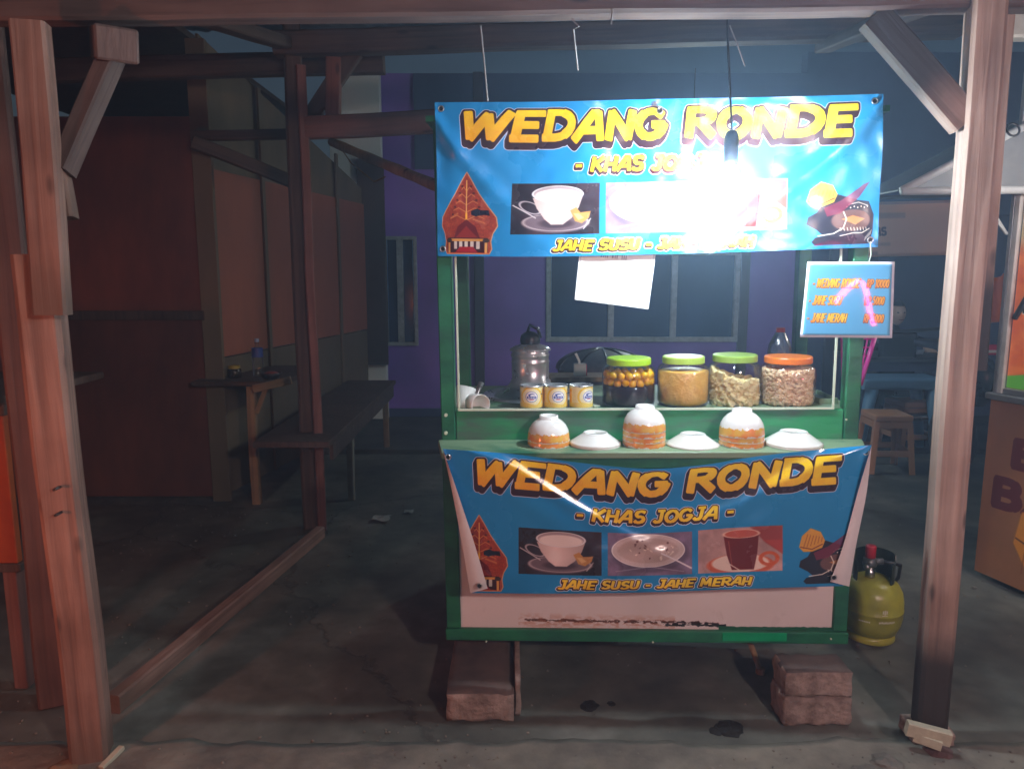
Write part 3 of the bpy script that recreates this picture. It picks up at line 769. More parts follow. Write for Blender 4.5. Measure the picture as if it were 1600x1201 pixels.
# ------------------------------------------------------------------ rear buildings
M_purple = pmat('purple_wall_paint', (.26,.13,.58), .6, col2=(.19,.10,.44), scale=1.6, bump=.15, bscale=25)
M_navy = pmat('dark_wall_paint', (.05,.075,.17), .7, col2=(.035,.05,.12), scale=2, bump=.15)
M_frame_w = pmat('flaking_white_paint', (.42,.45,.47), .5, col2=(.25,.26,.28), scale=20, bump=.4, bscale=50)
M_darkglass = pmat('dark_window_glass', (.03,.06,.15), .12, col2=(.01,.014,.03), scale=1.5, spec=.6)
YW = 7.5
pw = thing('purple_house', (P(700, 655, YW).x, YW, 0), 'purple painted house wall with white framed windows behind the cart', 'house')
def zz(px, py, Y=YW): return P(px, py, Y).z
def xx(px, py, Y=YW): return P(px, py, Y).x
wx0, wx1 = xx(857, 470), xx(1150, 470); wz0, wz1 = zz(1000, 530), zz(1000, 395)
nx0, nx1 = xx(602, 460), xx(650, 460); nz0, nz1 = zz(630, 537), zz(630, 372)
X0, X1 = -1.75, xx(1240, 500)
mk('wall', merge(box(X0, YW, 0, nx0, YW+.15, 3.4), box(nx0, YW, 0, nx1, YW+.15, nz0), box(nx0, YW, nz1, nx1, YW+.15, 3.4), box(nx1, YW, 0, wx0, YW+.15, 3.4),
    box(wx0, YW, 0, wx1, YW+.15, wz0), box(wx0, YW, wz1, wx1, YW+.15, 3.4), box(wx1, YW, 0, X1, YW+.15, 3.4)), M_purple, pw)
def window(x0, z0, x1, z1, n, fw=.05):
    fr = mk('window', merge(box(x0-fw/2, YW-.03, z0-fw/2, x1+fw/2, YW+.05, z0+fw/2), box(x0-fw/2, YW-.03, z1-fw/2, x1+fw/2, YW+.05, z1+fw/2),
        box(x0-fw/2, YW-.032, z0+fw/2, x0+fw/2, YW+.05, z1-fw/2), box(x1-fw/2, YW-.032, z0+fw/2, x1+fw/2, YW+.05, z1-fw/2)), M_frame_w, pw, bev=.004)
    for i in range(1, n):
        x = x0+(x1-x0)*i/n
        mk('mullion', box(x-.03, YW-.028, z0+fw/2, x+.03, YW+.04, z1-fw/2), M_frame_w, fr, bev=.004)
    for i in range(n):
        a, c = x0+(x1-x0)*i/n, x0+(x1-x0)*(i+1)/n
        mk('pane', box(a+.031, YW+.01, z0+fw/2, c-.031, YW+.02, z1-fw/2), M_darkglass, fr)
    return fr
mk('fascia', box(-.95, YW-.04, 2.5, X1, YW-.002, 3.39), M_navy, pw)
window(wx0, wz0, wx1, wz1, 3)
window(nx0, nz0, nx1, nz1, 2, .035)
mk('door_frame', box(xx(1152, 500), YW-.05, 0, xx(1166, 500), YW-.001, 2.3), pmat('brown_door_frame', (.09,.07,.075), .6), pw, bev=.004)
mk('pilaster', box(xx(742, 500), YW-.06, 0, xx(757, 500), YW-.001, 3.4), pmat('grey_brown_pilaster', (.06,.05,.07), .7), pw, bev=.005)
mk('skirting', box(X0, YW-.03, 0, X1, YW-.0015, .12), M_navy, pw, bev=.004)
nh = thing('dark_house', (3.2, YW, 0), 'dark navy house wall behind the table and the stools on the right', 'house')
mk('wall', box(X1+.002, YW+.02, 0, 9, YW+.17, 3.6), M_navy, nh)
mk('door', box(xx(1290, 500), YW-.02, .0, xx(1365, 500), YW+.018, 2.05), pmat('dark_door', (.025,.022,.035), .5), nh, bev=.005)
mk('lintel', box(xx(1285, 500), YW-.05, 2.06, 6, YW+.018, 2.2), M_navy, nh, bev=.005)

# left: board walls of the next eatery
eh = thing('board_eatery', (-2.05, 4.75, 0), 'low eatery of dark reddish board walls behind the left posts', 'hut')
M_redboard = pmat('dark_red_board', (.20,.055,.03), .75, col2=(.07,.02,.014), scale=1.4, bump=.2, bscale=14, stretch=(1.2,1,.5))
M_orboard = pmat('orange_brown_board', (.36,.115,.06), .6, col2=(.24,.08,.045), scale=1.8, bump=.2, bscale=12, stretch=(1,1,.35))
M_khaki = pmat('khaki_board', (.17,.13,.08), .7, col2=(.11,.085,.055), scale=2.5, bump=.2, stretch=(1,1,.3))
xa = P(322, 500, 4.75).x
prev = -3.9
for xk in (-2.95, xa):
    mk('board', box(prev+.004, 4.75, .03, xk-.004, 4.768, 1.22), M_redboard, eh, bev=.002)
    mk('board', box(prev+.004, 4.747, 1.232, xk-.004, 4.765, 2.45), M_redboard, eh, bev=.002)
    prev = xk
mk('batten', box(-3.9, 4.72, 1.2, xa, 4.745, 1.26), M_dark_wood, eh, bev=.003)
mk('corner_board', box(xa-.02, 4.73, 0, P(346, 500, 4.75).x, 4.77, 2.9), M_khaki, eh, bev=.003)
A = Vector((P(340, 500, 4.8).x, 4.80, 0)); B = Vector((P(574, 500, 7.3).x, 7.3, 0))
dv = (B-A); nseg = 4; dn = Vector((dv.y, -dv.x, 0)).normalized()
Mside = Matrix.Translation(A) @ Matrix.Rotation(math.atan2(dv.y, dv.x), 4, 'Z')
Ls = dv.length
for i in range(nseg):
    a, c = Ls*i/nseg, Ls*(i+1)/nseg
    mk('board', box(a+.003, 0, .95, c-.003, .02, 2.15), M_orboard, eh, xf=Mside, bev=.002)
    mk('board', box(a+.003, .004, .03, c-.003, .024, .942), M_khaki, eh, xf=Mside, bev=.002)
    mk('batten', box(a-.02, -.02, .03, a+.02, -.001, 2.9-.5*i/nseg), M_khaki, eh, xf=Mside, bev=.002)
mk('upper_board', ([(0,.022,2.05),(Ls,.022,2.05),(Ls,.04,2.05),(0,.04,2.05),(0,.022,2.95),(Ls,.022,2.3),(Ls,.04,2.3),(0,.04,2.95)], [(0,3,2,1),(4,5,6,7),(0,1,5,4),(1,2,6,5),(2,3,7,6),(3,0,4,7)]), M_khaki, eh, xf=Mside)
mk('roof_sheet', box(-4.2, 4.3, 2.98, -2.06, 7.6, 3.02), M_dark_wood, eh)
timber('rafter', P(300, 222, 4.6), P(470, 290, 4.9), .05, .08, M_dark_wood, eh)
timber('eave_beam', P(78, 112, 4.4), P(600, 98, 4.4), .09, .12, M_dark_wood, eh)
timber('tie_beam', P(300, 212, 4.65), P(470, 208, 4.65), .05, .06, M_dark_wood, eh)
mk('brown_end_board', box(P(564, 500, 7.31).x, 7.31, P(585, 570, 7.31).z, P(605, 500, 7.31).x, 7.34, P(585, 248, 7.31).z), pmat('brown_board', (.075,.05,.048), .7), eh, bev=.003)
# pale column standing behind
mk('pale_pillar', box(P(526, 500, 7.4).x, 7.36, 0, P(603, 500, 7.4).x, 7.46, 4.2), pmat('pale_wall_paint', (.82,.84,.8), .7, col2=(.74,.76,.73), scale=2), None,
   label='pale plastered pillar seen above and below the brown board at the purple wall', cat='pillar', bev=.004)

# ------------------------------------------------------------------ tables and bottles on the left
tb = thing('wall_table', G(400, 785), 'narrow dark table with tan edge and one tan leg against the orange boards', 'table')
z1 = P(400, 598, 4.7).z
mk('tabletop', box(P(332, 595, 4.95).x, 4.62, z1-.01, P(452, 595, 4.72).x, 5.45, z1+.02), M_dark_wood, tb, bev=.004)
timber('edge_strip', P(396, 608, 4.6), P(455, 594, 4.6), .025, .05, M_tan, tb)
timber('leg', G(402, 786), G(402, 786)+Vector((0, 0, z1-.02)), .055, .055, M_tan, tb)
timber('brace', P(402, 645, 4.68), P(417, 605, 4.68), .03, .03, M_tan, tb)
lx = P(345, 740, 5.3).x
timber('leg', (lx, 5.38, 0), (lx, 5.38, z1-.02), .05, .05, M_dark_wood, tb)
b2 = thing('long_bench', (-1.2, 5.1, 0), 'long dark bench with pale legs running back beside the rear left post', 'bench')
mk('seat', box(-1.42, 3.95, .55, -1.0, 6.3, .585), M_dark_wood, b2, bev=.005)
mk('apron', box(-1.025, 4.05, .46, -1.005, 6.2, .549), M_dark_wood, b2)
for x, y in ((-1.07, 4.78), (-1.37, 4.78), (-1.07, 6.15), (-1.37, 6.15)):
    timber('leg', (x, y, 0), (x, y, .549), .045, .045, pmat('grey_leg_wood', (.3,.27,.2), .7) if (x, y) == (-1.07, 4.78) else M_tan, b2)
M_clearg = thin_glass('clear_plastic', (.9,.94,.96), .08)
zt = z1+.021
def bottle_geo(c, r, h):
    return lathe([(r*.9, 0), (r, .01), (r, h*.55), (r*.9, h*.62), (r*.5, h*.8), (r*.36, h*.86), (r*.36, h*.95)], c, 20)
bt = thing('water_bottle', P(404, 590, 4.85).xy.to_3d()+Vector((0, 0, zt)), 'clear water bottle with blue label on the dark wall table', 'bottle')
c = Vector(bt.location)
mk('body', bottle_geo(c, .035, .24), M_clearg, bt, smooth=True)
mk('label', lathe([(.0365, .13), (.0365, .19)], c, 20, False, False), pmat('blue_label', (.03,.07,.3), .4), bt, smooth=True)
mk('cap', lathe([(.015, .228), (.015, .25)], c, 16), pmat('blue_cap', (.3,.4,.6), .4), bt)
jr = thing('sauce_jar', P(367, 595, 4.8).xy.to_3d()+Vector((0, 0, zt)), 'small dark jar with yellow lid on the dark wall table', 'jar')
c = Vector(jr.location)
mk('body', lathe([(.04, 0), (.045, .01), (.045, .05), (.036, .06)], c, 20), pmat('dark_sauce', (.02,.015,.01), .12), jr, smooth=True)
mk('lid', lathe([(.038, .06), (.038, .078), (.02, .082)], c, 20), pmat('yellow_lid', (.4,.3,.03), .4), jr)
dsh = thing('sauce_dish', P(424, 592, 4.75).xy.to_3d()+Vector((0, 0, zt)), 'low dark dish of red chilli on the dark wall table', 'dish')
c = Vector(dsh.location)
mk('bowl', lathe([(.04, 0), (.06, .02), (.068, .04), (.064, .04), (.05, .02)], c, 20), M_blackp, dsh, smooth=True)
mk('chilli', lathe([(.058, .03), (.03, .045), (.005, .05)], c, 14), pmat('chilli_red', (.25,.03,.02), .5, bump=.5), dsh, smooth=True)

# ------------------------------------------------------------------ shelter: timber frame round the cart
M_redwood_ = wood('dim_post_wood', (.17,.10,.08), (.10,.06,.05))
sh = thing('timber_shelter', (0, 2.2, 0), 'rough timber shelter of posts, braces and beams framing the cart', 'shelter')
# right front post pair
pr = G(1455, 1140)
SP = R(14)
timber('post', (1.357, 2.21, 0.04), (1.325, 2.21, 2.25), .088, .1, M_post, sh, spin=R(-16))
timber('splice_post', (1.43, 2.295, 1.2), (1.415, 2.295, 2.4), .08, .05, M_post, sh, spin=R(-6))
timber('brace', P(1362, 28, 2.24), P(1508, 192, 2.2), .085, .05, M_post, sh, spin=R(90))
# left front post: lower piece, and upper piece spliced on its face
timber('post', (-1.317, 2.12, -.01), (-1.345, 2.12, 1.55), .108, .105, M_postL, sh, spin=R(18))
timber('upper_post', P(82, 492, 2.045), P(46, 36, 2.06), .085, .06, M_postL, sh, spin=R(12))
timber('splice_block', P(95, 342, 2.1), P(74, 210, 2.12), .07, .06, M_postL, sh, spin=R(12))
timber('rear_post', (-1.62, 2.42, 0), (-1.62, 2.42, 2.3), .09, .07, M_redwood_, sh, spin=R(25))
timber('brace', P(98, 268, 2.1), P(188, 70, 2.22), .07, .05, M_beam, sh, spin=R(90))
mk('brace_block', xform(box(-.055, -.06, -.045, .055, .06, .045), Matrix.Translation(P(178, 70, 2.2)) @ Matrix.Rotation(R(35), 4, 'Z') @ Matrix.Rotation(R(12), 4, 'X')), M_beam, sh, bev=.006)
timber('front_beam', (-2.1, 2.24, P(300, 46, 2.24).z+.05), (2.0, 2.24, P(1300, 20, 2.24).z+.05), .075, .09, M_beam, sh)
# rear left post and upper members
g = G(492, 826)
timber('post', (g.x-.03, g.y+.04, 0), (g.x-.03, g.y+.04, 2.95), .09, .09, M_dark_wood, sh, spin=R(20))
M_redwood = wood('red_brown_wood', (.22,.10,.08), (.13,.06,.05))
timber('post_board', (g.x+.045, g.y-.01, 0), (g.x+.03, g.y-.01, 2.6), .05, .05, M_redwood, sh, spin=R(20))
timber('back_tie', P(470, 200, 4.2), P(720, 188, 4.2), .12, .06, M_redwood, sh, spin=R(90))
timber('king_post', P(520, 212, 4.23), P(520, 90, 4.23), .08, .05, M_redwood, sh)
timber('brace', P(482, 190, 4.26), P(556, 82, 4.26), .09, .05, M_dark_wood, sh, spin=R(90))
timber('back_beam', P(430, 70, 4.2), P(1500, 40, 4.2), .12, .12, M_dark_wood, sh)
timber('side_beam', (-1.35, 2.2, 2.36), (-1.2, 4.4, 2.75), .09, .06, M_dark_wood, sh)
timber('side_beam', (1.45, 2.2, 2.36), (1.75, 4.4, 2.75), .09, .06, M_dark_wood, sh)
# floor sill along the left side
timber('floor_sill', G(176, 1100, .03), G(500, 832, .03), .055, .07, M_postL, sh)
# nails and bolts on the splice
for px, py in ((65, 468), (88, 474), (84, 765), (86, 805)):
    q = P(px, py, 2.035)
    mk('nail', tube([q, q+Vector((0, .03, 0))], .0045, 8), M_blackp, sh)
# roof sheets: corrugated metal
M_roof = pmat('old_roof_sheet', (.09,.10,.14), .6, col2=(.05,.06,.085), scale=3)
for k in range(6):
    x0 = -3.0+k*1.05; V, F = [], []
    nxs = 42
    for i in range(nxs+1):
        x = x0+1.08*i/nxs
        zc = .012*math.sin(i*2*math.pi/6)+(k % 2)*.006
        V += [(x, 1.95, 2.52+zc), (x, 7.4, 3.75+zc)]
    for i in range(nxs): F.append((2*i, 2*i+2, 2*i+3, 2*i+1))
    rs = mk('roof_sheet', (V, F), M_roof, sh, smooth=True)
# bamboo pole with loose wire
bpole = thing('bamboo_pole', P(520, 225, 4.0), 'pale bamboo pole slanting from the rear tie beam towards the cart', 'pole')
p0, p1 = P(518, 222, 4.0), P(705, 300, 2.95)
V = [p0.lerp(p1, i/8) for i in range(9)]
mk('cane', tube(V, [.024 if i % 2 else .021 for i in range(9)], 10), M_tan, bpole, smooth=True)
ws = [p0.lerp(p1, .08), p0.lerp(p1, .2)+Vector((0, 0, -.06)), p0.lerp(p1, .42)+Vector((0, 0, -.1)), p0.lerp(p1, .52)+Vector((0, 0, -.055))]
mk('loose_wire', tube(ws, .003, 6), M_tan, bpole)
wirem = pmat('grey_wire', (.25,.25,.25), .5)
def wire(pts, label, r=.0025):
    mk('hanging_wire', tube(pts, r, 6), wirem, label=label, cat='wire')
wire([P(751, 40, 2.26), P(757, 100, 2.3), P(762, 158, 2.38)], 'thin grey wire from the front beam to the left half of the upper banner')
wire([P(893, 30, 2.22), P(905, 42, 2.22), P(896, 46, 2.22), P(903, 110, 2.3)], 'dark kinked wire hanging off the front beam left of the lamp')
wire([P(957, 15, 2.2), P(955, 38, 2.2)], 'short twist of wire tied on the front beam')

# ------------------------------------------------------------------ FOOD CART
cart = thing('food_cart', None, 'green wooden drink cart with glass case front shelf and white lower panel', 'food cart', M=CART)
def cz(px, py, yl): return PC(px, py, yl).z
def cx(px, py, yl): return PC(px, py, yl).x
CW = cx(1326, 950, 0)           # cart width
zf = cz(1000, 640, 0)           # case floor
zs = cz(1000, 686, 0)           # shelf top at the back
ztop = cz(1000, 160, 0)
pwid = .05
D = .58
post_h = ztop-.05
for x, y in ((0, 0), (CW-pwid, 0), (0, D-pwid), (CW-pwid, D-pwid)):
    mk('post', box(x, y, .045 if y == 0 else 0, x+pwid, y+pwid, post_h), M_green, cart, xf=CART, bev=.004)
mk('bottom_rail', box(-.004, -.006, 0, CW+.004, .044, .044), M_green, cart, xf=CART, bev=.004)
mk('paint_patch', box(cx(1128, 997, 0), -.0085, .012, cx(1228, 997, 0), -.0062, .0425), pmat('bright_green_paint', (.0,.42,.16), .35), cart, xf=CART)
mk('bottom_rail', box(0.052, D-.046, 0, CW-.052, D-.004, .044), M_green, cart, xf=CART, bev=.004)
for x in (.005, CW-.045): mk('side_rail', box(x, .052, .002, x+.04, D-.052, .042), M_green, cart, xf=CART, bev=.003)
pimg = image_mat('stained_panel', panel_image(), rough=.35, bump=.12, bscale=9)
def uvbox_front(x0, z0, x1, z1, y, th):
    g = box(x0, y, z0, x1, y+th, z1); uvs = []
    for f in g[1]:
        for i in f:
            v = g[0][i]; uvs.append(((v[0]-x0)/(x1-x0), (v[2]-z0)/(z1-z0)))
    return g[0], g[1], uvs
mk('front_panel', uvbox_front(pwid+.001, .0445, CW-pwid-.001, zs-.115, .012, .012), pimg, cart, xf=CART)
for x in (.012, CW-.024): mk('side_panel', box(x, pwid+.001, .0445, x+.012, D-pwid-.001, zs-.05), M_green, cart, xf=CART)
mk('back_panel', box(pwid+.001, D-.03, .0445, CW-pwid-.001, D-.018, zs-.05), M_green, cart, xf=CART)
mk('shelf_rail', box(.052, -.004, zs-.113, CW-.052, .04, zs-.05), M_green, cart, xf=CART, bev=.003)
sl0 = GC(690, 705, zs); sr0 = GC(1347, 700, zs)
# front shelf: board wider than the cart at its front edge
zt_ = zs
yF = GC(1000, 706, zs).y
V = [(sl0.x, yF, zt_-.022), (sr0.x, yF, zt_-.022), (CW+.012, -.001, zt_-.022), (-.012, -.001, zt_-.022)]
V += [(v[0], v[1], zt_) for v in V]
mk('front_shelf', (V, [(3,2,1,0),(4,5,6,7),(0,1,5,4),(1,2,6,5),(2,3,7,6),(3,0,4,7)]), M_green_top, cart, xf=CART, bev=.003)
mk('shelf_apron', box(sl0.x+.04, yF+.02, zt_-.06, sr0.x-.04, yF+.04, zt_-.0235), M_green, cart, xf=CART, bev=.003)
for x in (.06, CW-.1): mk('shelf_bracket', (lambda a: (a[0], a[1]))(box(x, yF+.042, zt_-.05, x+.03, -.006, zt_-.0235)), M_green, cart, xf=CART)
mk('shelf_underboard', box(.052, -.012, zs-.165, CW-.052, -.006, zs-.125), M_trim, cart, xf=CART)
mk('front_board', box(pwid+.002, .004, zs-.045, CW-pwid-.002, .026, zf-.002), M_green_board, cart, xf=CART, bev=.003)
mk('case_floor', box(.0, .03, zf-.016, CW, D, zf-.002), M_green_top, cart, xf=CART)
# cream metal trim framing the glass
tw = .006
xl, xr = cx(716, 520, 0), cx(1306, 520, 0)
mk('case_trim', merge(box(xl-tw, -.004, zf-.001, xr+tw, .004, zf+tw), box(xl-tw, -.004, zf+tw, xl, .004, ztop-.3), box(xr, -.004, zf+tw, xr+tw, .004, ztop-.3)), M_trim, cart, xf=CART)
mk('glass_pane', box(xl, .004, zf+tw, xr, .007, zf+.52), thin_glass('case_glass', (.985,.99,.99), .03, base=.012, gloss=.5), cart, xf=CART)
mk('top_rail', box(.052, .0, ztop-.17, CW-.052, .04, ztop-.11), M_green, cart, xf=CART, bev=.003)
mk('top_rail', box(.052, D-.04, ztop-.17, CW-.052, D, ztop-.11), M_green, cart, xf=CART, bev=.003)
mk('cart_roof', box(-.02, -.02, post_h+.001, CW+.03, D+.03, post_h+.02), M_green, cart, xf=CART)
for px, py in ((697, 648), (697, 676)):
    q = PC(px, py, -.001); mk('screw', tube([q, q+Vector((0, -.006, 0))], .006, 10), M_trim, cart, xf=CART)
for px, py in ((1322, 655), (1298, 997), (1020, 1002), (760, 1001)):
    q = PC(px, py, -.006); mk('screw', tube([q, q+Vector((0, -.004, 0))], .0035, 8), M_trim, cart, xf=CART)

# supports
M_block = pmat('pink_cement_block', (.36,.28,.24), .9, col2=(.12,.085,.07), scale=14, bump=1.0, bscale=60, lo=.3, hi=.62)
M_dusty_shade = pmat('dusty_board_shade', (.15,.11,.095), .8, col2=(.07,.055,.05), scale=6, bump=.4)  # dark packer board; also paints the shade on the upper block
def rough_block(x0, y0, z0, x1, y1, z1, seed):
    bm = bmesh.new(); bmesh.ops.create_cube(bm, size=1)
    bmesh.ops.subdivide_edges(bm, edges=bm.edges, cuts=7, use_grid_fill=True)
    for v in bm.verts:
        q = v.co.copy(); w = Vector((x0+(q.x+.5)*(x1-x0), y0+(q.y+.5)*(y1-y0), z0+(q.z+.5)*(z1-z0)))
        e = sum(1 for c_ in q if abs(abs(c_)-.5) < 1e-4)
        j = .003 if e == 1 else .006
        if e >= 2:
            cc = Vector(((x0+x1)/2, (y0+y1)/2, (z0+z1)/2)); w += (cc-w).normalized()*(.003+.014*max(0, noise.noise(w*30+Vector((seed, 0, 0)))))
        w += Vector([noise.noise(w*22+Vector((seed+a_*7, 0, 0))) for a_ in range(3)])*j
        w.z = max(w.z, z0+.0005) if q.z < -.49 else w.z
        v.co = w
    g = ([tuple(v.co) for v in bm.verts], [tuple(l.index for l in f.verts) for f in bm.faces]); bm.free(); return g
g1, g2 = G(697, 1127), G(804, 1127)
lb = mk('cement_beam', rough_block(g1.x, g1.y, 0, g2.x, g1.y+.75, .098, 3), [M_block, M_dusty_shade], smooth=True, label='long low cement beam under the left end of the cart', cat='block')
lp = mk('wood_packer', rough_block(g1.x+.01, g1.y+.42, .099, g2.x-.03, g1.y+.7, .172, 9), M_dusty_shade, smooth=True, label='dark wooden packer lying on the long cement beam under the cart', cat='wood')
mk('edge_plank', rough_block(g2.x+.001, g1.y+.03, 0, g2.x+.02, g1.y+.6, .125, 13), M_block, smooth=True, label='thin pale plank standing on edge against the right side of the cement beam', cat='plank')
g3, g4 = G(1223, 1134), G(1330, 1134)
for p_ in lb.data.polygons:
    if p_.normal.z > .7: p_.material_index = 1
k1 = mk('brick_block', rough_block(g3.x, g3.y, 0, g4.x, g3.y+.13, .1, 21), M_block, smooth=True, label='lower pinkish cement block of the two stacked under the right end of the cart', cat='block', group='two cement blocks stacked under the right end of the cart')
k2 = mk('brick_block', rough_block(g3.x+.004, g3.y+.006, .1005, g4.x-.001, g3.y+.135, .19, 33), [M_block, M_dusty_shade], smooth=True, label='upper cement block with shade-darkened top, of the two stacked under the right end of the cart', cat='block', group='two cement blocks stacked under the right end of the cart')
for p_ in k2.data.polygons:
    if p_.normal.z > .7: p_.material_index = 1  # upward faces darkened for the shade under the cart

# ------------------------------------------------------------------ banners
BIMG = banner_image()
M_banner = image_mat('printed_vinyl', BIMG, rough=.22, spec=.55, bump=.22, bscale=14, back=(.75,.73,.73))
M_banner_lo = image_mat('printed_vinyl_creased', BIMG, rough=.2, spec=.6, bump=.3, bscale=11, back=(.75,.73,.73))
def cat(ps, t):
    """smooth interpolation through (t, x, y) control points"""
    for (t0, x0, y0), (t1, x1, y1) in zip(ps[:-1], ps[1:]):
        if t <= t1 or (t1, x1, y1) == ps[-1]:
            s = min(1, max(0, (t-t0)/(t1-t0))); return x0+(x1-x0)*s, y0+(y1-y0)*s
def smooth_curve(ps, n=60):
    out = []
    P_ = [ps[0]]+list(ps)+[ps[-1]]
    m = len(ps)-1
    for i in range(n+1):
        t = i/n*m; k = min(int(t), m-1); f = t-k
        a, b_, c_, d_ = P_[k], P_[k+1], P_[k+2], P_[k+3]
        out.append(tuple(.5*((2*b_[j])+(-a[j]+c_[j])*f+(2*a[j]-5*b_[j]+4*c_[j]-d_[j])*f*f+(-a[j]+3*b_[j]-3*c_[j]+d_[j])*f**3) for j in range(2)))
    return out
def sheet(top, bot, left, right, nu, nv, yfn, vtop=lambda u: 0.0, ufn=None):
    T, Bq, Lq, Rq = smooth_curve(top, nu), smooth_curve(bot, nu), smooth_curve(left, nv), smooth_curve(right, nv)
    V, F, uvv = [], [], []
    for j in range(nv+1):
        v = j/nv
        for i in range(nu+1):
            u = i/nu
            x = (1-v)*T[i][0]+v*Bq[i][0]+(1-u)*Lq[j][0]+u*Rq[j][0]-((1-u)*(1-v)*T[0][0]+u*(1-v)*T[-1][0]+(1-u)*v*Bq[0][0]+u*v*Bq[-1][0])
            y = (1-v)*T[i][1]+v*Bq[i][1]+(1-u)*Lq[j][1]+u*Rq[j][1]-((1-u)*(1-v)*T[0][1]+u*(1-v)*T[-1][1]+(1-u)*v*Bq[0][1]+u*v*Bq[-1][1])
            V.append(tuple(PC(x, y, yfn(u, v))))
            uu = ufn(x, v) if ufn else u
            vv = vtop(uu)+(1-vtop(uu))*v
            uvv.append((uu, 1-vv))
    uvs = []
    for j in range(nv):
        for i in range(nu):
            f = (j*(nu+1)+i, (j+1)*(nu+1)+i, (j+1)*(nu+1)+i+1, j*(nu+1)+i+1)
            F.append(f); uvs += [uvv[k] for k in f]
    return V, F, uvs
def gauss(x, c_, s_): return math.exp(-((x-c_)/s_)**2)
def y_upper(u, v):
    y = -.03
    y += .012*math.sin(u*math.pi)*math.sin(v*math.pi)
    y -= .016*gauss(v-.0-u*3.2, .12, .07)*(1-v)          # pull lines from the left corner
    y -= .012*gauss((1-u)*2.6-v, -.05, .07)
    y += .004*math.sin(u*26+v*3)*(v > .6)*(v-.6)
    y += .007*noise.noise(Vector((u*8, v*3, 1)))+.003*noise.noise(Vector((u*26, v*9, 5)))
    return y
up = thing('upper_banner', None, 'blue vinyl banner nailed across the top of the cart behind the hanging lamp', 'banner', M=CART @ Matrix.Translation(PC(1030, 270, -.03)))
gup = sheet([(679,160),(860,159),(1020,155),(1200,152),(1380,147)], [(684,400),(850,401),(1030,397),(1200,392),(1372,386)], [(679,160),(682,240),(683,320),(684,400)], [(1380,147),(1379,230),(1374,310),(1372,386)], 96, 40, y_upper)
mk('sheet', gup, M_banner, up, xf=CART, smooth=True)
def eyelet(px, py, yl, parent, flip=False):
    q = PC(px, py, yl)
    rg = mk('eyelet', torus(q, .0085, .0022, Matrix.Rotation(R(90), 4, 'X')), M_ring, parent, xf=CART, smooth=True)
    mk('eyelet_hole', lathe([(.0068, -.0004), (.0068, .0004)], (0, 0, 0), 14) if False else xform(lathe([(.0068, -.0004), (.0068, .0004)], (0, 0, 0), 14), Matrix.Translation(q) @ Matrix.Rotation(R(90), 4, 'X')), M_blackp, rg, xf=CART)
for px, py in ((689, 170), (1367, 158), (692, 389), (1360, 375), (1031, 173)): eyelet(px, py, -.042, up)

yb0 = yF-.032
def y_lower(u, v):
    y = yb0
    y -= .035*math.sin(v*math.pi*.55)*0.3
    y += .05*v*v                                      # falls back towards the panel
    y -= .012*gauss(v*1.0-u*1.9, .0, .11)*(1-.4*v)    # diagonal pull from left corner
    y -= .010*gauss(v*1.0-(u-.06)*1.5, .0, .05)
    y -= .012*gauss(v-(1-u)*2.2, .0, .13)
    y -= .009*gauss(v-(1-u)*1.35, .0, .06)
    y -= .007*gauss(v-(1-u)*0.95, .05, .04)*math.sin(u*3.1)
    y += .006*gauss(v, .12+.10*math.sin(u*math.pi), .07)*math.sin(u*math.pi)
    y += .006*math.sin(u*9+v*2)*v
    y += .004*noise.noise(Vector((u*8, v*5, 4)))
    return y
lo_ = thing('lower_banner', None, 'blue vinyl banner with curled white side edges sagging from the front shelf', 'banner', M=CART @ Matrix.Translation(PC(1030, 720, yb0)))
xL, xR = 691.0, 1364.0
topc = [(692,701),(800,709),(900,722),(1010,732),(1100,726),(1160,716),(1240,706),(1362,695)]
glo = sheet(topc, [(737,926),(860,927),(1010,925),(1150,920),(1318,915)], [(692,701),(709,776),(724,851),(737,926)], [(1362,695),(1353,770),(1336,850),(1318,915)], 110, 48, y_lower,
            vtop=lambda u: .035*math.sin(max(0, min(1, u))*math.pi)**1.5, ufn=lambda x, v: (x-xL)/(xR-xL))
mk('sheet', glo, M_banner_lo, lo_, xf=CART, smooth=True)
def flap(outer, inner, yo, yi, n=24, k=6):
    O, I = smooth_curve(outer, n), smooth_curve(inner, n); V, F = [], []
    for j in range(n+1):
        v = j/n
        for i in range(k+1):
            s = i/k
            x = O[j][0]*(1-s)+I[j][0]*s; y = O[j][1]*(1-s)+I[j][1]*s
            yl = yo(v)+(yi(v)-yo(v))*s-.012*math.sin(s*math.pi)*v
            V.append(tuple(PC(x, y, yl)))
    for j in range(n):
        for i in range(k): F.append((j*(k+1)+i, (j+1)*(k+1)+i, (j+1)*(k+1)+i+1, j*(k+1)+i+1))
    return V, F
yl_ = lambda v: y_lower(0, v)-.001
mk('curled_edge', flap([(692,702),(708,776),(722,851),(735,926)], [(692.5,703),(717,775),(741,848),(762,919)], yl_, lambda v: y_lower(.06, v)-.014), M_plast_paper, lo_, xf=CART, smooth=True)
mk('curled_edge', flap([(1362,696),(1354,770),(1338,850),(1327,916)], [(1361.5,697),(1340,770),(1318,850),(1297,908)], lambda v: y_lower(1, v)-.001, lambda v: y_lower(.94, v)-.014), M_plast_paper, lo_, xf=CART, smooth=True)
eyelet(700, 714, yb0-.016, lo_); eyelet(1353, 706, yb0-.016, lo_); eyelet(749, 915, yb0-.0+.005, lo_); eyelet(1303, 902, yb0+.005, lo_)

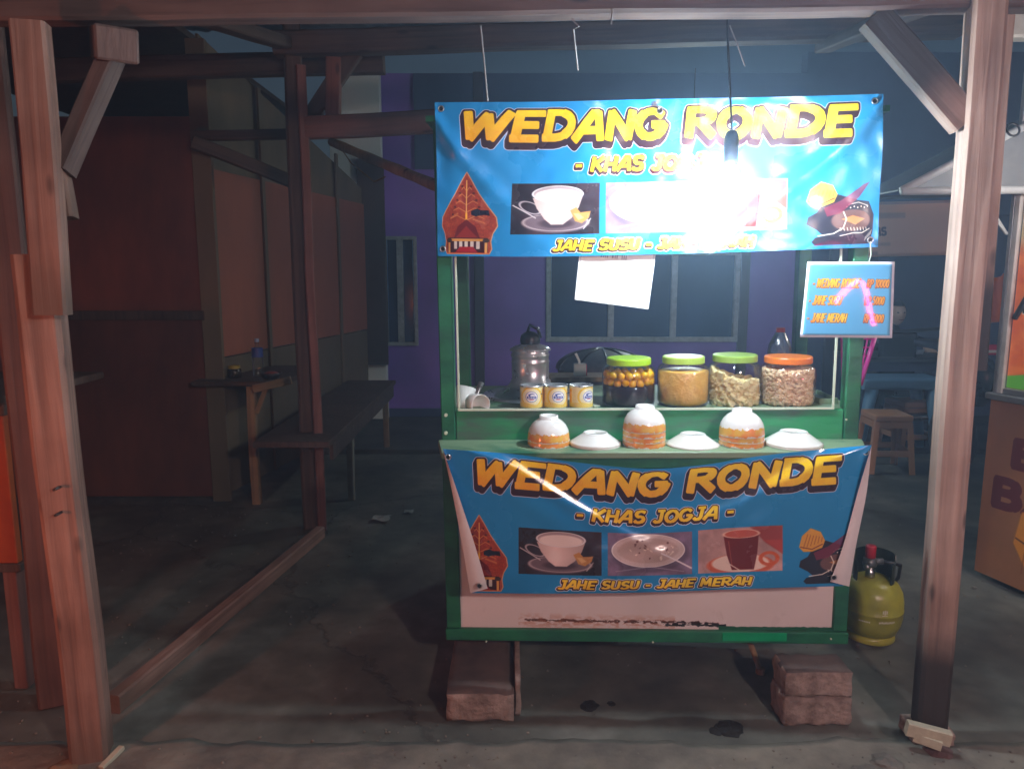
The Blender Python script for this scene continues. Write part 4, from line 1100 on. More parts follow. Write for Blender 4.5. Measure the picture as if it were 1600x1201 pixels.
# hanging leaflet and price sign
pp = thing('laminated_leaflet', None, 'white laminated leaflet hanging askew inside the glass case below the upper banner', 'leaflet', M=CART @ Matrix.Translation(PC(960, 440, .03)))
Y3 = -.004
q = [PC(898, 468, Y3-.028), PC(1013, 483, Y3-.028), PC(1026, 385, Y3), PC(908, 372, Y3)]
def quad_solid(q, th, n=10, bend=0.0, nrm=Vector((0, 1, 0))):
    V, F, uv = [], [], []
    vid = {}
    for j in range(n+1):
        for i in range(n+1):
            u, v = i/n, j/n
            p = q[0].lerp(q[1], u).lerp(q[3].lerp(q[2], u), v)+nrm*bend*math.sin(u*math.pi*1.1)*(.6+.4*v)
            V.append(tuple(p))
    m_ = len(V)
    for k in range(m_): V.append(tuple(Vector(V[k])+nrm*th))
    w = n+1; uvs = []
    for j in range(n):
        for i in range(n):
            f = (j*w+i, j*w+i+1, (j+1)*w+i+1, (j+1)*w+i); F.append(f); uvs += [((k % w)/n, (k//w)/n) for k in f]
    for j in range(n):
        for i in range(n):
            f = (m_+j*w+i, m_+(j+1)*w+i, m_+(j+1)*w+i+1, m_+j*w+i+1); F.append(f); uvs += [(.005, .005)]*4
    edge = [i for i in range(w)]+[j*w+n for j in range(1, w)]+[n*w+i for i in range(n-1, -1, -1)]+[j*w for j in range(n-1, 0, -1)]
    for a, b_ in zip(edge, edge[1:]+edge[:1]): F.append((b_, a, a+m_, b_+m_)); uvs += [(.005, .005)]*4
    return V, F, uvs
mk('sheet', quad_solid(q, .0015, bend=.006), image_mat('leaflet_paper', paper_image(), rough=.25, coat=.5), pp, xf=CART, smooth=False)
q2 = PC(965, 376, Y3); mk('string', tube([q2, q2+Vector((.0, .0, .09))], .0012, 5), wirem, pp, xf=CART)
yp = -.10
ps_ = thing('price_sign', None, 'laminated blue price list with three drinks hanging at the upper right of the cart', 'sign', M=CART @ Matrix.Translation(PC(1325, 470, yp)))
q = [PC(1250, 527, yp), PC(1394, 528, yp-.004), PC(1398, 409, yp), PC(1262, 409, yp)]
mk('sheet', quad_solid(q, .0015, n=16, bend=.0006), image_mat('price_card', price_image(), rough=.45, spec=.05, coat=1.0, bump=.02, bscale=6), ps_, xf=CART, smooth=True)
q2 = PC(1357, 411, yp); mk('string', tube([q2, PC(1361, 398, -.06), PC(1360, 378, -.045)], .0016, 5), M_trim, ps_, xf=CART)

# ------------------------------------------------------------------ hanging lamp
BX, BY = 1140, 2.27
bc = P(BX, 290, BY)
lamp = thing('hanging_lamp', P(BX, 10, BY), 'bright white lamp bulb on a black holder and cable in front of the upper banner', 'lamp')
rb = .034
mk('bulb', lathe([(.016, .062), (.02, .045), (.029, .022), (rb, 0), (.031, -.016), (.023, -.027), (.01, -.034), (.001, -.035)], bc, 24), emat('lamp_glow', (.80,.93,1.0), BULB_POWER/(4*math.pi**2*rb*rb)), lamp, smooth=True)
mk('holder', lathe([(.0205, 0), (.0215, .05), (.0215, .085), (.016, .1), (.007, .104)], bc+Vector((0, 0, .055)), 20), M_blackp, lamp, smooth=True)
mk('cable', tube([bc+Vector((0, 0, .157)), P(1141, 150, BY), P(1137, 60, BY), P(1136, 8, BY+.0)], .0035, 8), M_blackp, lamp)
mk('cable_tail', tube([P(1140, 40, BY), P(1152, 70, BY-.01), P(1164, 104, BY)], .002, 6), wirem, lamp)

# ------------------------------------------------------------------ crockery on the shelf
def band_mat(name, c1, c2):
    m, t, b = nt(name); L = t.links.new
    tc = node(t, 'ShaderNodeTexCoord'); sp = node(t, 'ShaderNodeSeparateXYZ'); L(tc.outputs['Object'], sp.inputs['Vector'])
    nz = node(t, 'ShaderNodeTexNoise'); nz.inputs['Scale'].default_value = 90; nz.inputs['Detail'].default_value = 3; L(tc.outputs['Object'], nz.inputs['Vector'])
    ma = node(t, 'ShaderNodeMath', operation='MULTIPLY_ADD'); ma.inputs[1].default_value = .024; L(nz.outputs['Fac'], ma.inputs[0]); L(sp.outputs['Z'], ma.inputs[2])
    cr = node(t, 'ShaderNodeValToRGB'); cr.color_ramp.interpolation = 'CONSTANT'
    e = cr.color_ramp.elements
    mr = node(t, 'ShaderNodeMapRange'); mr.inputs['From Min'].default_value = 0.0; mr.inputs['From Max'].default_value = .08; L(ma.outputs[0], mr.inputs['Value'])
    e[0].position = 0; e[0].color = (0, 0, 0, 1); e[1].position = .19; e[1].color = (1, 1, 1, 1); k_ = e.new(.50); k_.color = (0, 0, 0, 1)
    L(mr.outputs['Result'], cr.inputs['Fac'])
    n2 = node(t, 'ShaderNodeTexNoise'); n2.inputs['Scale'].default_value = 28; L(tc.outputs['Object'], n2.inputs['Vector'])
    c = node(t, 'ShaderNodeValToRGB'); c.color_ramp.elements[0].position = .4; c.color_ramp.elements[0].color = tuple(c1)+(1,); c.color_ramp.elements[1].position = .6; c.color_ramp.elements[1].color = tuple(c2)+(1,)
    L(n2.outputs['Fac'], c.inputs['Fac'])
    mx = node(t, 'ShaderNodeMix', data_type='RGBA'); L(cr.outputs['Color'], mx.inputs['Factor']); mx.inputs['A'].default_value = (.74,.75,.73, 1); L(c.outputs['Color'], mx.inputs['B'])
    L(mx.outputs['Result'], b.inputs['Base Color']); b.inputs['Roughness'].default_value = .14; b.inputs['Coat Weight'].default_value = .4
    return m
M_bowl = band_mat('bowl_glaze', (.75,.26,.06), (.72,.44,.08))
M_plate = pmat('white_glaze', (.74,.75,.72), .14, col2=(.7,.71,.68))
bh = .084; br = .071
def bowl_geo():   # upside down: rim at z=0, foot on top
    out = [(br, 0), (br+.0012, .003), (br, .01), (br*.985, .022), (br*.93, .038), (br*.80, .054), (br*.62, .066), (.034, .072), (.032, .073), (.031, bh), (.027, bh), (.026, .077), (.001, .077)]
    inn = [(.001, .07), (.03, .069), (br*.58, .062), (br*.76, .05), (br*.88, .036), (br*.94, .02), (br-.003, .002)]
    g = lathe(list(reversed(inn))[::1], (0, 0, 0), 36, False, False)
    return lathe(out+inn+[(br, 0)], (0, 0, 0), 40, False, False)
def shelf_pt(px, py): return CART @ GC(px, py, zs+.0005)
first = None
def bowls(px, n, where, tilt=0.0, scale=1.0):
    global first
    base = shelf_pt(px, 694)
    names = {1: ['bowl']}
    for i in range(n):
        M = Matrix.Translation(base+Vector((0, 0, i*.0165*scale))) @ Matrix.Rotation(random.uniform(0, 6), 4, 'Z') @ Matrix.Rotation(tilt if i == n-1 else random.uniform(-.01, .01), 4, 'X') @ Matrix.Scale(scale, 4)
        pos = 'topmost' if i == n-1 else ('lowest' if i == 0 else ('second up' if i == 1 else 'third up'))
        lab = 'upturned orange-banded bowl, %s of the %s' % (pos, where)
        if first is None:
            first = mk('bowl', bowl_geo(), M_bowl, smooth=True, centre=False, label=lab, cat='bowl', group='upturned bowls on the front shelf')
            first.matrix_basis = M; WM[first] = M
        else: dup(first, M, label=lab, cat='bowl', group='upturned bowls on the front shelf')
bowls(857, 2, 'short stack at the left of the shelf')
bowls(1006, 4, 'tall stack at the middle of the shelf', scale=1.0)
bowls(1158, 3, 'stack at the right of the shelf', tilt=.03, scale=1.03)
def plate_geo():
    out = [(.087, 0), (.088, .003), (.08, .007), (.046, .031), (.042, .034), (.041, .037), (.037, .037), (.036, .034), (.001, .034), (.001, .030), (.04, .029), (.077, .004), (.087, 0)]
    return lathe(out, (0, 0, 0), 44, False, False)
fp = None
def plates(px, n, where, s=1.0):
    global fp
    base = shelf_pt(px, 694)
    for i in range(n):
        M = Matrix.Translation(base+Vector((0, 0, i*.0055))) @ Matrix.Rotation(random.uniform(0, 6), 4, 'Z') @ Matrix.Scale(s, 4)
        lab = ('upside down white saucer, %s of the pair %s' % ('upper' if i else 'lower', where)) if n > 1 else 'single upside down white saucer %s' % where
        if fp is None:
            fp = mk('saucer', plate_geo(), M_plate, smooth=True, centre=False, label=lab, cat='saucer', group='upturned saucers on the front shelf'); fp.matrix_basis = M; WM[fp] = M
        else: dup(fp, M, label=lab, cat='saucer', group='upturned saucers on the front shelf')
plates(930, 2, 'between the left and middle bowl stacks', .98)
plates(1082, 1, 'between the middle and right bowl stacks', 1.0)
plates(1239, 2, 'at the right end of the shelf', 1.07)

# ------------------------------------------------------------------ inside the case: jars, cans, pot
zcf = zf-.0015
def jar(px, yl, r, h, lid_col, label, bottomz=None, ribs=0.0, lidr=.8):
    b0 = PC(px, 600, yl); c = Vector((b0.x, yl, zcf))
    j = thing('jar', None, label, 'jar', 'storage jars in the glass case', M=CART @ Matrix.Translation(c))
    prof = [(r*.86, 0), (r*.97, .006), (r, .02), (r*1.01, h*.5), (r, h*.72), (r*.94, h*.79), (r*.82, h*.835), (r*.78, h*.85), (r*.78, h*.9)]
    mk('glass_body', lathe(prof, c, 40, True, False), thin_glass('jar_glass', (.985,.99,.99), .05, bump=ribs, bstretch=(60, 60, 10)), j, xf=CART, smooth=True)
    lr = r*lidr
    ld = mk('lid', lathe([(lr, h*.86), (lr*1.02, h*.87), (lr*1.02, h*.975), (lr*.99, h), (lr*.9, h*1.003), (.001, h*1.0)], c, 40, True, True), lid_col, j, xf=CART, smooth=False, bev=.0015)
    return j, c
def plas(name, c, c2=None): return pmat(name, c, .32, col2=c2 or tuple(x*.92 for x in c), scale=3)
M_lime = plas('lime_lid', (.42,.75,.02)); M_lime2 = plas('pale_lime_lid', (.48,.72,.10)); M_olive = plas('soft_green_lid', (.32,.52,.08)); M_orlid = plas('orange_lid', (.90,.22,.02))
jy = .12
hj = cz(1067, 556, jy)-zcf
JR = .090
j1, c1 = jar(982, jy-.01, .094, hj*.985, M_lime, 'jar with bright lime lid holding yellow balls above dark syrup', lidr=.82)
j2, c2 = jar(1067, jy, .091, hj, M_lime2, 'jar with pale lime lid full of amber jelly', ribs=.8, lidr=.8)
j3, c3 = jar(1147, jy+.01, .092, hj*1.02, M_olive, 'jar with soft green lid half full of cream bread cubes', lidr=.83)
j4, c4 = jar(1230, jy, .095, hj*.985, M_orlid, 'jar with orange lid full of roasted peanuts', ribs=.5, lidr=.84)
# jar 1 : syrup and floating balls
rs = .094
M_syrup = pmat('dark_syrup', (.03,.012,.018), .08, col2=(.02,.01,.014))
mk('syrup', lathe([(rs*.84, .004), (rs*.95, .012), (rs*.965, .04), (rs*.97, hj*.44)], c1, 32), M_syrup, xf=CART, smooth=True, kind='stuff', label='dark red syrup filling the lower half of the lime lidded jar', cat='syrup')
bm = bmesh.new(); bmesh.ops.create_icosphere(bm, subdivisions=2, radius=.0135)
gball = ([tuple(v.co) for v in bm.verts], [tuple(l.index for l in f.verts) for f in bm.faces]); bm.free()
M_ball = pmat('yellow_fruit_ball', (1.0,.62,.01), .22, col2=(1.0,.42,.0), scale=30)
fb = None
for ring, (rr_, zz_, nn) in enumerate(((rs*.83, hj*.50, 17), (rs*.82, hj*.645, 17), (rs*.52, hj*.52, 9), (rs*.5, hj*.66, 9), (rs*.2, hj*.6, 3))):
    for k in range(nn):
        a = 2*math.pi*(k+.5*(ring % 2))/nn+random.uniform(-.05, .05)
        M = CART @ Matrix.Translation(c1+Vector((rr_*math.cos(a), rr_*math.sin(a), zz_+random.uniform(-.003, .003)))) @ Euler((random.random()*6, random.random()*6, 0)).to_matrix().to_4x4() @ Matrix.Diagonal((1, 1, 1.12, 1))
        if fb is None:
            fb = mk('fruit_ball', gball, M_ball, smooth=True, centre=False, label='small yellow ball packed with others near the top of the syrup jar', cat='sweet ball', group='yellow balls in the syrup jar'); fb.matrix_basis = M; WM[fb] = M
        else: dup(fb, M, label='small yellow ball packed with others near the top of the syrup jar', cat='sweet ball', group='yellow balls in the syrup jar')
# jar 2 : amber jelly with pale bits
M_jelly = pmat('amber_jelly', (1.0,.60,.14), .25, col2=(.92,.46,.08), scale=26, bump=.6, bscale=60)
mk('jelly', lathe([(.075, .004), (.086, .012), (.0875, .03), (.088, hj*.70), (.07, hj*.73), (.03, hj*.72), (.001, hj*.73)], c2, 32), M_jelly, xf=CART, smooth=True, kind='stuff', label='amber jelly filling the pale lime lidded jar', cat='jelly')
def pile(c, r, hfn, size, n, seed, kindf):
    rr = random.Random(seed); V, F = [], []
    for _ in range(n):
        a = rr.uniform(0, 2*math.pi); q = math.sqrt(rr.random())
        if rr.random() < .6: q = rr.uniform(.88, 1)
        x, y = r*q*math.cos(a), r*q*math.sin(a)
        top = hfn(x, y); z = rr.uniform(.006, top) if q > .85 else rr.uniform(top*.75, top)
        g = kindf(rr, size)
        M = Matrix.Translation((c[0]+x, c[1]+y, c[2]+z)) @ Euler((rr.random()*6, rr.random()*6, rr.random()*6)).to_matrix().to_4x4()
        k0 = len(V)
        V += [tuple(M @ Vector(v)) for v in g[0]]; F += [tuple(i+k0 for i in f) for f in g[1]]
    return V, F
def cube(rr, s):
    a, b_, c_ = s*rr.uniform(.8, 1.3), s*rr.uniform(.7, 1.1), s*rr.uniform(.6, 1)
    return box(-a/2, -b_/2, -c_/2, a/2, b_/2, c_/2)
def nut(rr, s):
    a, b_ = s*rr.uniform(.75, 1), s*.5
    V = [(0, 0, a*.62), (0, 0, -a*.62)]
    for k in range(6): t_ = k*math.pi/3; V.append((b_*math.cos(t_), b_*math.sin(t_), a*.28))
    for k in range(6): t_ = k*math.pi/3; V.append((b_*math.cos(t_), b_*math.sin(t_), -a*.28))
    F = []
    for k in range(6):
        n_ = (k+1) % 6; F += [(0, 2+k, 2+n_), (1, 8+n_, 8+k), (2+k, 8+k, 8+n_, 2+n_)]
    return V, F
M_bread = pmat('bread_cube', (1.0,.88,.52), .7, col2=(.95,.74,.36), scale=60, bump=.3)
mk('bread_cubes', merge(lathe([(.07, .004), (.072, hj*.38)], c3, 20), pile(c3, .078, lambda x, y: hj*(.50-.9*(x/.1)*.16+.12*abs(x)/.09), .021, 620, 3, cube)), M_bread, xf=CART, kind='stuff', bev=.002, label='cream bread cubes heaped in the soft green lidded jar', cat='bread cubes')
M_nut = pmat('roasted_peanut', (1.0,.76,.50), .5, col2=(.8,.48,.27), scale=55, lo=.38, hi=.55)
mk('peanuts', merge(pile(c4, .083, lambda x, y: hj*.72, .0135, 3000, 5, nut), lathe([(.07, .004), (.072, hj*.64)], c4, 20)), M_nut, xf=CART, smooth=True, kind='stuff', label='roasted peanuts filling the orange lidded jar', cat='peanuts')
# cans
M_can = image_mat('can_paper', can_image(), rough=.3)
fc = None
for i, (px, rot, lab) in enumerate(((831, 0, 'yellow milk can, leftmost of the row of three in the case'), (868.5, 12, 'yellow milk can in the middle of the row of three'), (908, 38, 'yellow milk can turned away, rightmost of the row of three'))):
    b0 = PC(px, 625, .07); c = Vector((b0.x, .07, zcf)); rc, hc = .0415, .081
    M = CART @ Matrix.Translation(c) @ Matrix.Rotation(R(rot), 4, 'Z')
    if fc is None:
        fc = thing('milk_can', None, lab, 'can', 'milk cans in the glass case', M=M)
        n_ = 40; V, F, uvs = [], [], []
        for k in range(n_+1):
            a = -math.pi/2-math.pi+2*math.pi*k/n_; V += [(rc*math.cos(a), rc*math.sin(a), .004), (rc*math.cos(a), rc*math.sin(a), hc-.006)]
        for k in range(n_):
            F.append((2*k, 2*k+2, 2*k+3, 2*k+1)); u0, u1 = (k/n_+.25) , ((k+1)/n_+.25)
            uvs += [(u0, 0), (u1, 0), (u1, 1), (u0, 1)]
        cm = mk('paper_wrap', (V, F, uvs), M_can, fc, xf=M, smooth=True)
        M_can.node_tree.nodes['Image Texture'].extension = 'REPEAT'
        mk('rim', merge(lathe([(rc*1.0, hc-.006), (rc*1.03, hc-.004), (rc*1.03, hc), (rc*.95, hc), (rc*.93, hc-.004), (.001, hc-.004)], (0, 0, 0), 32, False, True), lathe([(.001, 0), (rc*1.02, 0), (rc*1.02, .004)], (0, 0, 0), 32, True, False)), M_steel, fc, xf=M, smooth=True)
    else: dup(fc, M, label=lab, cat='can', group='milk cans in the glass case')
# pot
yp_ = .33
pc0 = PC(829, 600, yp_)
zp = lambda py: PC(829, py, yp_).z-zcf
rp = lambda px: abs(PC(px, 600, yp_).x-pc0.x)
pt = thing('steamer_pot', None, 'large aluminium pot with conical shoulder, narrow lidded neck and black knob', 'pot', M=CART @ Matrix.Translation((pc0.x, yp_, zcf)))
c = (pc0.x, yp_, zcf)
rN = rp(858)
zr = zp(628)
mk('pot_body', lathe([(rp(905)*.9, 0), (rp(905)*.97, .01), (rp(905), zr-.006), (rp(905)*1.03, zr), (rp(905)*.99, zr+.004)], c, 56, True, False), M_steel, pt, xf=CART, smooth=True)
mk('shoulder', lathe([(rp(905)*1.0, zr+.004), (rp(895), zr+.012), (rN*1.25, zp(602)), (rN*1.05, zp(596))], c, 56, False, False), M_steel, pt, xf=CART, smooth=True)
mk('neck', lathe([(rN*1.08, zp(597)), (rN*1.08, zp(594)), (rN, zp(592)), (rN, zp(566)), (rN*1.03, zp(564)), (rN*.98, zp(562)), (rN*.99, zp(556)), (rN*1.04, zp(555)), (rN*1.04, zp(553)), (rN*.97, zp(551)), (rN*.97, zp(547))], c, 48, False, False), M_steel, pt, xf=CART, smooth=True)
mk('lid', lathe([(rN*.99, zp(548)), (rN*1.1, zp(547)), (rN*1.1, zp(545)), (rN*.9, zp(541)), (rN*.5, zp(537)), (.001, zp(536))], c, 48, True, False), M_steel, pt, xf=CART, smooth=True)
kn = mk('knob_handle', merge(lathe([(rN*.5, zp(538)), (rN*.55, zp(532)), (rN*.5, zp(524)), (rN*.3, zp(519)), (.001, zp(517))], c, 20), tube([Vector(c)+Vector((-.01, 0, zp(520))), Vector(c)+Vector((0, 0, zp(508))), Vector(c)+Vector((.03, 0, zp(514))), Vector(c)+Vector((.04, 0, zp(528)))], .007, 8)), M_blackp, pt, xf=CART, smooth=True)
for s_ in (-1, 1): mk('handle', tube([Vector(c)+Vector((s_*rp(905)*.98, -.05, zr*.6)), Vector(c)+Vector((s_*rp(905)*1.12, -.05, zr*.75)), Vector(c)+Vector((s_*rp(905)*1.12, .05, zr*.75)), Vector(c)+Vector((s_*rp(905)*.98, .05, zr*.6))], .007, 8), M_steel, pt, xf=CART, smooth=True)
# ladle leaning and two mugs
c = PC(752, 620, .22); c.z = zcf+.0
mk('ladle', tube([PC(737, 640, .15), PC(747, 610, .24), PC(752, 598, .26)], [.012, .009, .011], 10), M_steel, xf=CART, smooth=True, label='aluminium ladle handle leaning against the pot behind the white mugs', cat='ladle')
def mug(px, py, yl, rot, lab):
    q = PC(px, py, yl)
    r_, h_ = .036, .08
    M = CART @ Matrix.Translation((q.x, q.y, q.z)) @ Euler((R(rot[0]), R(rot[1]), R(rot[2]))).to_matrix().to_4x4()
    prof = [(.001, 0), (r_*.8, 0), (r_*.92, .012), (r_, h_), (r_*.93, h_), (r_*.85, .012), (.001, .006)]
    o = mk('mug', lathe(prof, (0, 0, -h_/2), 32, False, False), M_white, xf=M, smooth=True, centre=False, label=lab, cat='mug')
mug(744, 630, .06, (88, 0, 30), 'white mug lying with its round base towards the glass at the left of the case')
mug(725, 622, .10, (-20, 12, 0), 'white mug standing tilted in the left corner of the case')
# small syrup bottle with red cap behind the peanut jar
q = PC(1216, 600, .36); c = Vector((q.x, .36, zcf)); hb = PC(1216, 512, .36).z-zcf; rB = abs(PC(1236, 560, .36).x-q.x)
bb_ = thing('drink_bottle', None, 'empty clear bottle with red cap standing behind the peanut jar', 'bottle', M=CART @ Matrix.Translation(c))
mk('body', lathe([(rB*.9, 0), (rB, .01), (rB, hb*.5), (rB*1.02, hb*.62), (rB*.9, hb*.75), (rB*.5, hb*.9), (rB*.34, hb*.94)], c, 28, True, False), thin_glass('bottle_plastic', (.80,.86,.90), .22, gloss=1.5, bump=.8, bstretch=(26, 26, 26), base=.3), bb_, xf=CART, smooth=True)
mk('cap', lathe([(rB*.38, hb*.935), (rB*.38, hb)], c, 16), pmat('red_cap', (.6,.02,.05), .4), bb_, xf=CART)
mk('neck_band', lathe([(rB*1.015, hb*.2), (rB*1.015, hb*.34)], c, 24, False, False), pmat('red_label', (.5,.02,.04), .4), bb_, xf=CART, smooth=True)
# small tray at the right end of the case
q = PC(1292, 636, .12)
mk('tray', merge(box(q.x-.035, .1, zcf, q.x+.03, .3, zcf+.004), box(q.x-.035, .1, zcf+.004, q.x-.031, .3, zcf+.02), box(q.x+.026, .1, zcf+.004, q.x+.03, .3, zcf+.02), box(q.x-.03, .1, zcf+.0042, q.x+.025, .104, zcf+.02)), M_green_top, xf=CART, label='small green tray in the right corner of the glass case', cat='tray')
q = PC(932, 632, .11)
mk('paper_strip', xform(box(-.012, -.0, 0, .012, .05, .004), Matrix.Translation((q.x, .07, zcf)) @ Matrix.Rotation(R(28), 4, 'Z')), M_trim, xf=CART, label='folded cream paper strip right of the milk cans', cat='paper')
# rear ledge with a little box
yr = .64
rl = thing('rear_ledge', None, 'tan wooden ledge fixed across the rear of the cart behind the pot', 'ledge', M=CART @ Matrix.Translation(PC(940, 590, yr)))
a_, b_ = PC(850, 590, yr), PC(1020, 590, yr)
zl_ = PC(940, 590, yr).z
mk('top_board', box(a_.x, yr, zl_-.018, b_.x, yr+.16, zl_+.002), M_tan, rl, xf=CART, bev=.002)
mk('back_board', box(a_.x, yr+.02, zl_-.30, b_.x, yr+.035, zl_-.019), pmat('dark_brown_board', (.05,.03,.03), .6), rl, xf=CART)
q = PC(906, 586, yr+.05)
tbx = thing('tissue_box', None, 'small white box with a pink edge on the tan ledge', 'box', M=CART @ Matrix.Translation((q.x, yr+.07, zl_+.003)))
s_ = .026
mk('carton', box(q.x-s_, yr+.03, zl_+.003, q.x+s_, yr+.08, zl_+.003+2*s_), pmat('grey_card', (.5,.5,.48), .7, bump=.4), tbx, xf=CART, bev=.002)
mk('pink_edge', box(q.x+s_+.0005, yr+.032, zl_+.005, q.x+s_+.004, yr+.078, zl_+2*s_), pmat('pink_card', (.5,.08,.15), .6), tbx, xf=CART)
mk('white_spoon', tube([(q.x, yr+.055, zl_+.004+s_), (q.x-.003, yr+.055, zl_+2*s_+.015), (q.x-.018, yr+.055, zl_+2*s_+.048)], [.005, .005, .006], 10), M_white, xf=CART, label='white plastic spoon standing in the small white box', cat='spoon')
# dark domed cover behind
q = P(940, 575, 4.0); r_ = (P(1012, 575, 4.0)-P(868, 575, 4.0)).length/2; h_ = P(940, 544, 4.0).z-q.z
cvr = thing('food_cover', (q.x, 4.0, q.z), 'dark grey ribbed domed food cover on a stand behind the cart', 'cover')
mk('dome', lathe([(r_*math.cos(a)*1.0, h_*math.sin(a)) for a in [R(k_*9) for k_ in range(10)]]+[(.001, h_)], q, 40, True, False), pmat('grey_mesh', (.07,.08,.10), .5, col2=(.045,.05,.07), scale=30), cvr, smooth=True)
mk('stand', box(q.x-r_*.9, 3.8, 0, q.x+r_*.9, 4.2, q.z-.002), M_dark_wood, cvr, bev=.004)
for k_ in range(5):
    a = R(-70+k_*35)
    pts = [(q.x+r_*1.01*math.cos(R(e_))*math.sin(a), 4.0-r_*1.01*math.cos(R(e_))*math.cos(a), q.z+h_*1.02*math.sin(R(e_))) for e_ in range(0, 91, 15)]
    mk('rib', tube(pts, .006, 6), M_blackp, cvr, smooth=True)

# pink basket hanging at the right rear
yk = .30
bk = thing('pink_basket', None, 'bright pink plastic lattice basket hanging at the right side of the cart', 'basket', M=CART @ Matrix.Translation(PC(1350, 560, yk)))
M_pink = plas('pink_plastic', (.75,.04,.35))
pts = [PC(1334, 523, yk), PC(1368, 523, yk), PC(1344, 602, yk), PC(1336, 602, yk)]
mk('rim', merge(tube([pts[1], pts[2]], .009, 8), tube([pts[0], pts[1]], .006, 8)), M_pink, bk, xf=CART, smooth=True)
bars = []
for k_ in range(6):
    f = (k_+.5)/6; l_ = pts[0].lerp(pts[3], f); r2 = pts[1].lerp(pts[2], f); bars.append(tube([l_, r2], .0035, 6))
for k_ in range(3):
    f = k_/3; bars.append(tube([pts[0].lerp(pts[1], f), pts[3].lerp(pts[2], f)], .0035, 6))
dpt = Vector((0, .12, 0))
bars += [tube([pts[i]+dpt, pts[(i+1) % 4]+dpt], .004, 6) for i in range(4)]+[tube([pts[i], pts[i]+dpt], .004, 6) for i in range(4)]
mk('lattice', merge(*bars), M_pink, bk, xf=CART, smooth=True)

# under the cart
q = G(935, 1012)
bu = thing('dark_tub', Vector((P(925, 1000, 3.0).x, 3.0, 0)), 'dark blue plastic tub standing under the cart', 'tub')
c = Vector((P(925, 1000, 2.98).x, 2.98, 0))
mk('bucket', lathe([(.11, 0), (.115, .01), (.14, .17), (.148, .175), (.148, .185), (.135, .185), (.105, .02), (.001, .015)], c, 32, True, False), pmat('dark_blue_plastic', (.02,.02,.05), .4), bu, smooth=True)
wh = thing('cart_leg', Vector((P(1180, 1030, 2.6).x, 2.6, 0)), 'pale rod propping the underside of the cart near the cement blocks', 'prop')
mk('rod', tube([P(1188, 1047, 2.62), P(1172, 1003, 2.62)], .011, 10), M_tan, wh, smooth=True)
mk('foot', tube([P(1188, 1047, 2.62)+Vector((0, 0, -.012)), P(1188, 1047, 2.62)+Vector((0, 0, .01))], .018, 10), M_tan, wh)

# gas cylinder
gp = G(1362, 1016); gp.y += .13; gp.x += .07
S_ = .128
gx = P(1361, 950, gp.y).x; gp = Vector((gx, gp.y, 0))
gas = thing('gas_cylinder', gp, 'small olive green gas cylinder with dark collar and red cap beside the cart', 'gas cylinder')
M_gas = pmat('olive_gas_paint', (.42,.43,.04), .35, col2=(.28,.29,.035), scale=9, bump=.15, rvar=.12)
RG = .12
mk('foot_ring', lathe([(.095, 0), (.098, .004), (.095, .03), (.09, .03), (.09, .004)], gp, 40, False, False), M_gas, gas, smooth=True)
mk('tank', lathe([(.001, .012), (.06, .016), (.1, .035), (.114, .07), (RG, .1), (RG, .128), (RG*1.015, .13), (RG*1.015, .136), (RG, .138), (RG, .17), (.113, .205), (.097, .235), (.06, .257), (.03, .263), (.001, .264)], gp, 48, False, False), M_gas, gas, smooth=True)
# collar with opening
M_collar = pmat('dark_green_collar', (.02,.04,.025), .4)
V, F = [], []; n_ = 30
for k_ in range(n_+1):
    a = R(-60+250*k_/n_); rr_ = .078
    hh = .36 if 4 < k_ < n_-4 else .33
    V += [(gp.x+rr_*math.cos(a), gp.y+rr_*math.sin(a), .235), (gp.x+rr_*math.cos(a), gp.y+rr_*math.sin(a), hh), (gp.x+(rr_-.005)*math.cos(a), gp.y+(rr_-.005)*math.sin(a), hh), (gp.x+(rr_-.005)*math.cos(a), gp.y+(rr_-.005)*math.sin(a), .235)]
for k_ in range(n_):
    for e_ in range(4): F.append((k_*4+e_, k_*4+(e_+1) % 4, (k_+1)*4+(e_+1) % 4, (k_+1)*4+e_))
F += [(0,1,2,3), tuple(reversed(range(n_*4, n_*4+4)))]
mk('collar', (V, F), M_collar, gas, smooth=False)
vx = gp+Vector((-.045, -.03, 0))
mk('valve', merge(lathe([(.018, .255), (.018, .29), (.012, .295), (.012, .33)], gp+Vector((-.02, -.01, 0)), 16), tube([gp+Vector((-.02, -.01, .31)), gp+Vector((-.055, -.04, .315))], .011, 10)), M_ring, gas, smooth=True)
rg_ = mk('regulator', merge(lathe([(.026, .315), (.028, .325), (.026, .345), (.016, .35)], gp+Vector((-.03, -.02, 0)), 20), tube([gp+Vector((-.03, -.02, .33)), gp+Vector((.02, -.03, .335))], .013, 10)), pmat('grey_regulator', (.14,.15,.15), .4, .6), gas, smooth=True)
mk('red_cap', lathe([(.021, .350), (.021, .395), (.019, .4), (.001, .4)], gp+Vector((-.03, -.02, 0)), 20), pmat('red_knob', (.55,.02,.05), .35), rg_, smooth=True)
hz = [gp+Vector((.02, -.03, .335)), gp+Vector((.09, -.03, .32)), gp+Vector((.12, .03, .24)), gp+Vector((.09, .14, .1)), gp+Vector((-.05, .2, .03)), Vector((1.1, 3.0, .03))]
mk('hose', tube(hz, .008, 8), M_blackp, gas, smooth=True)
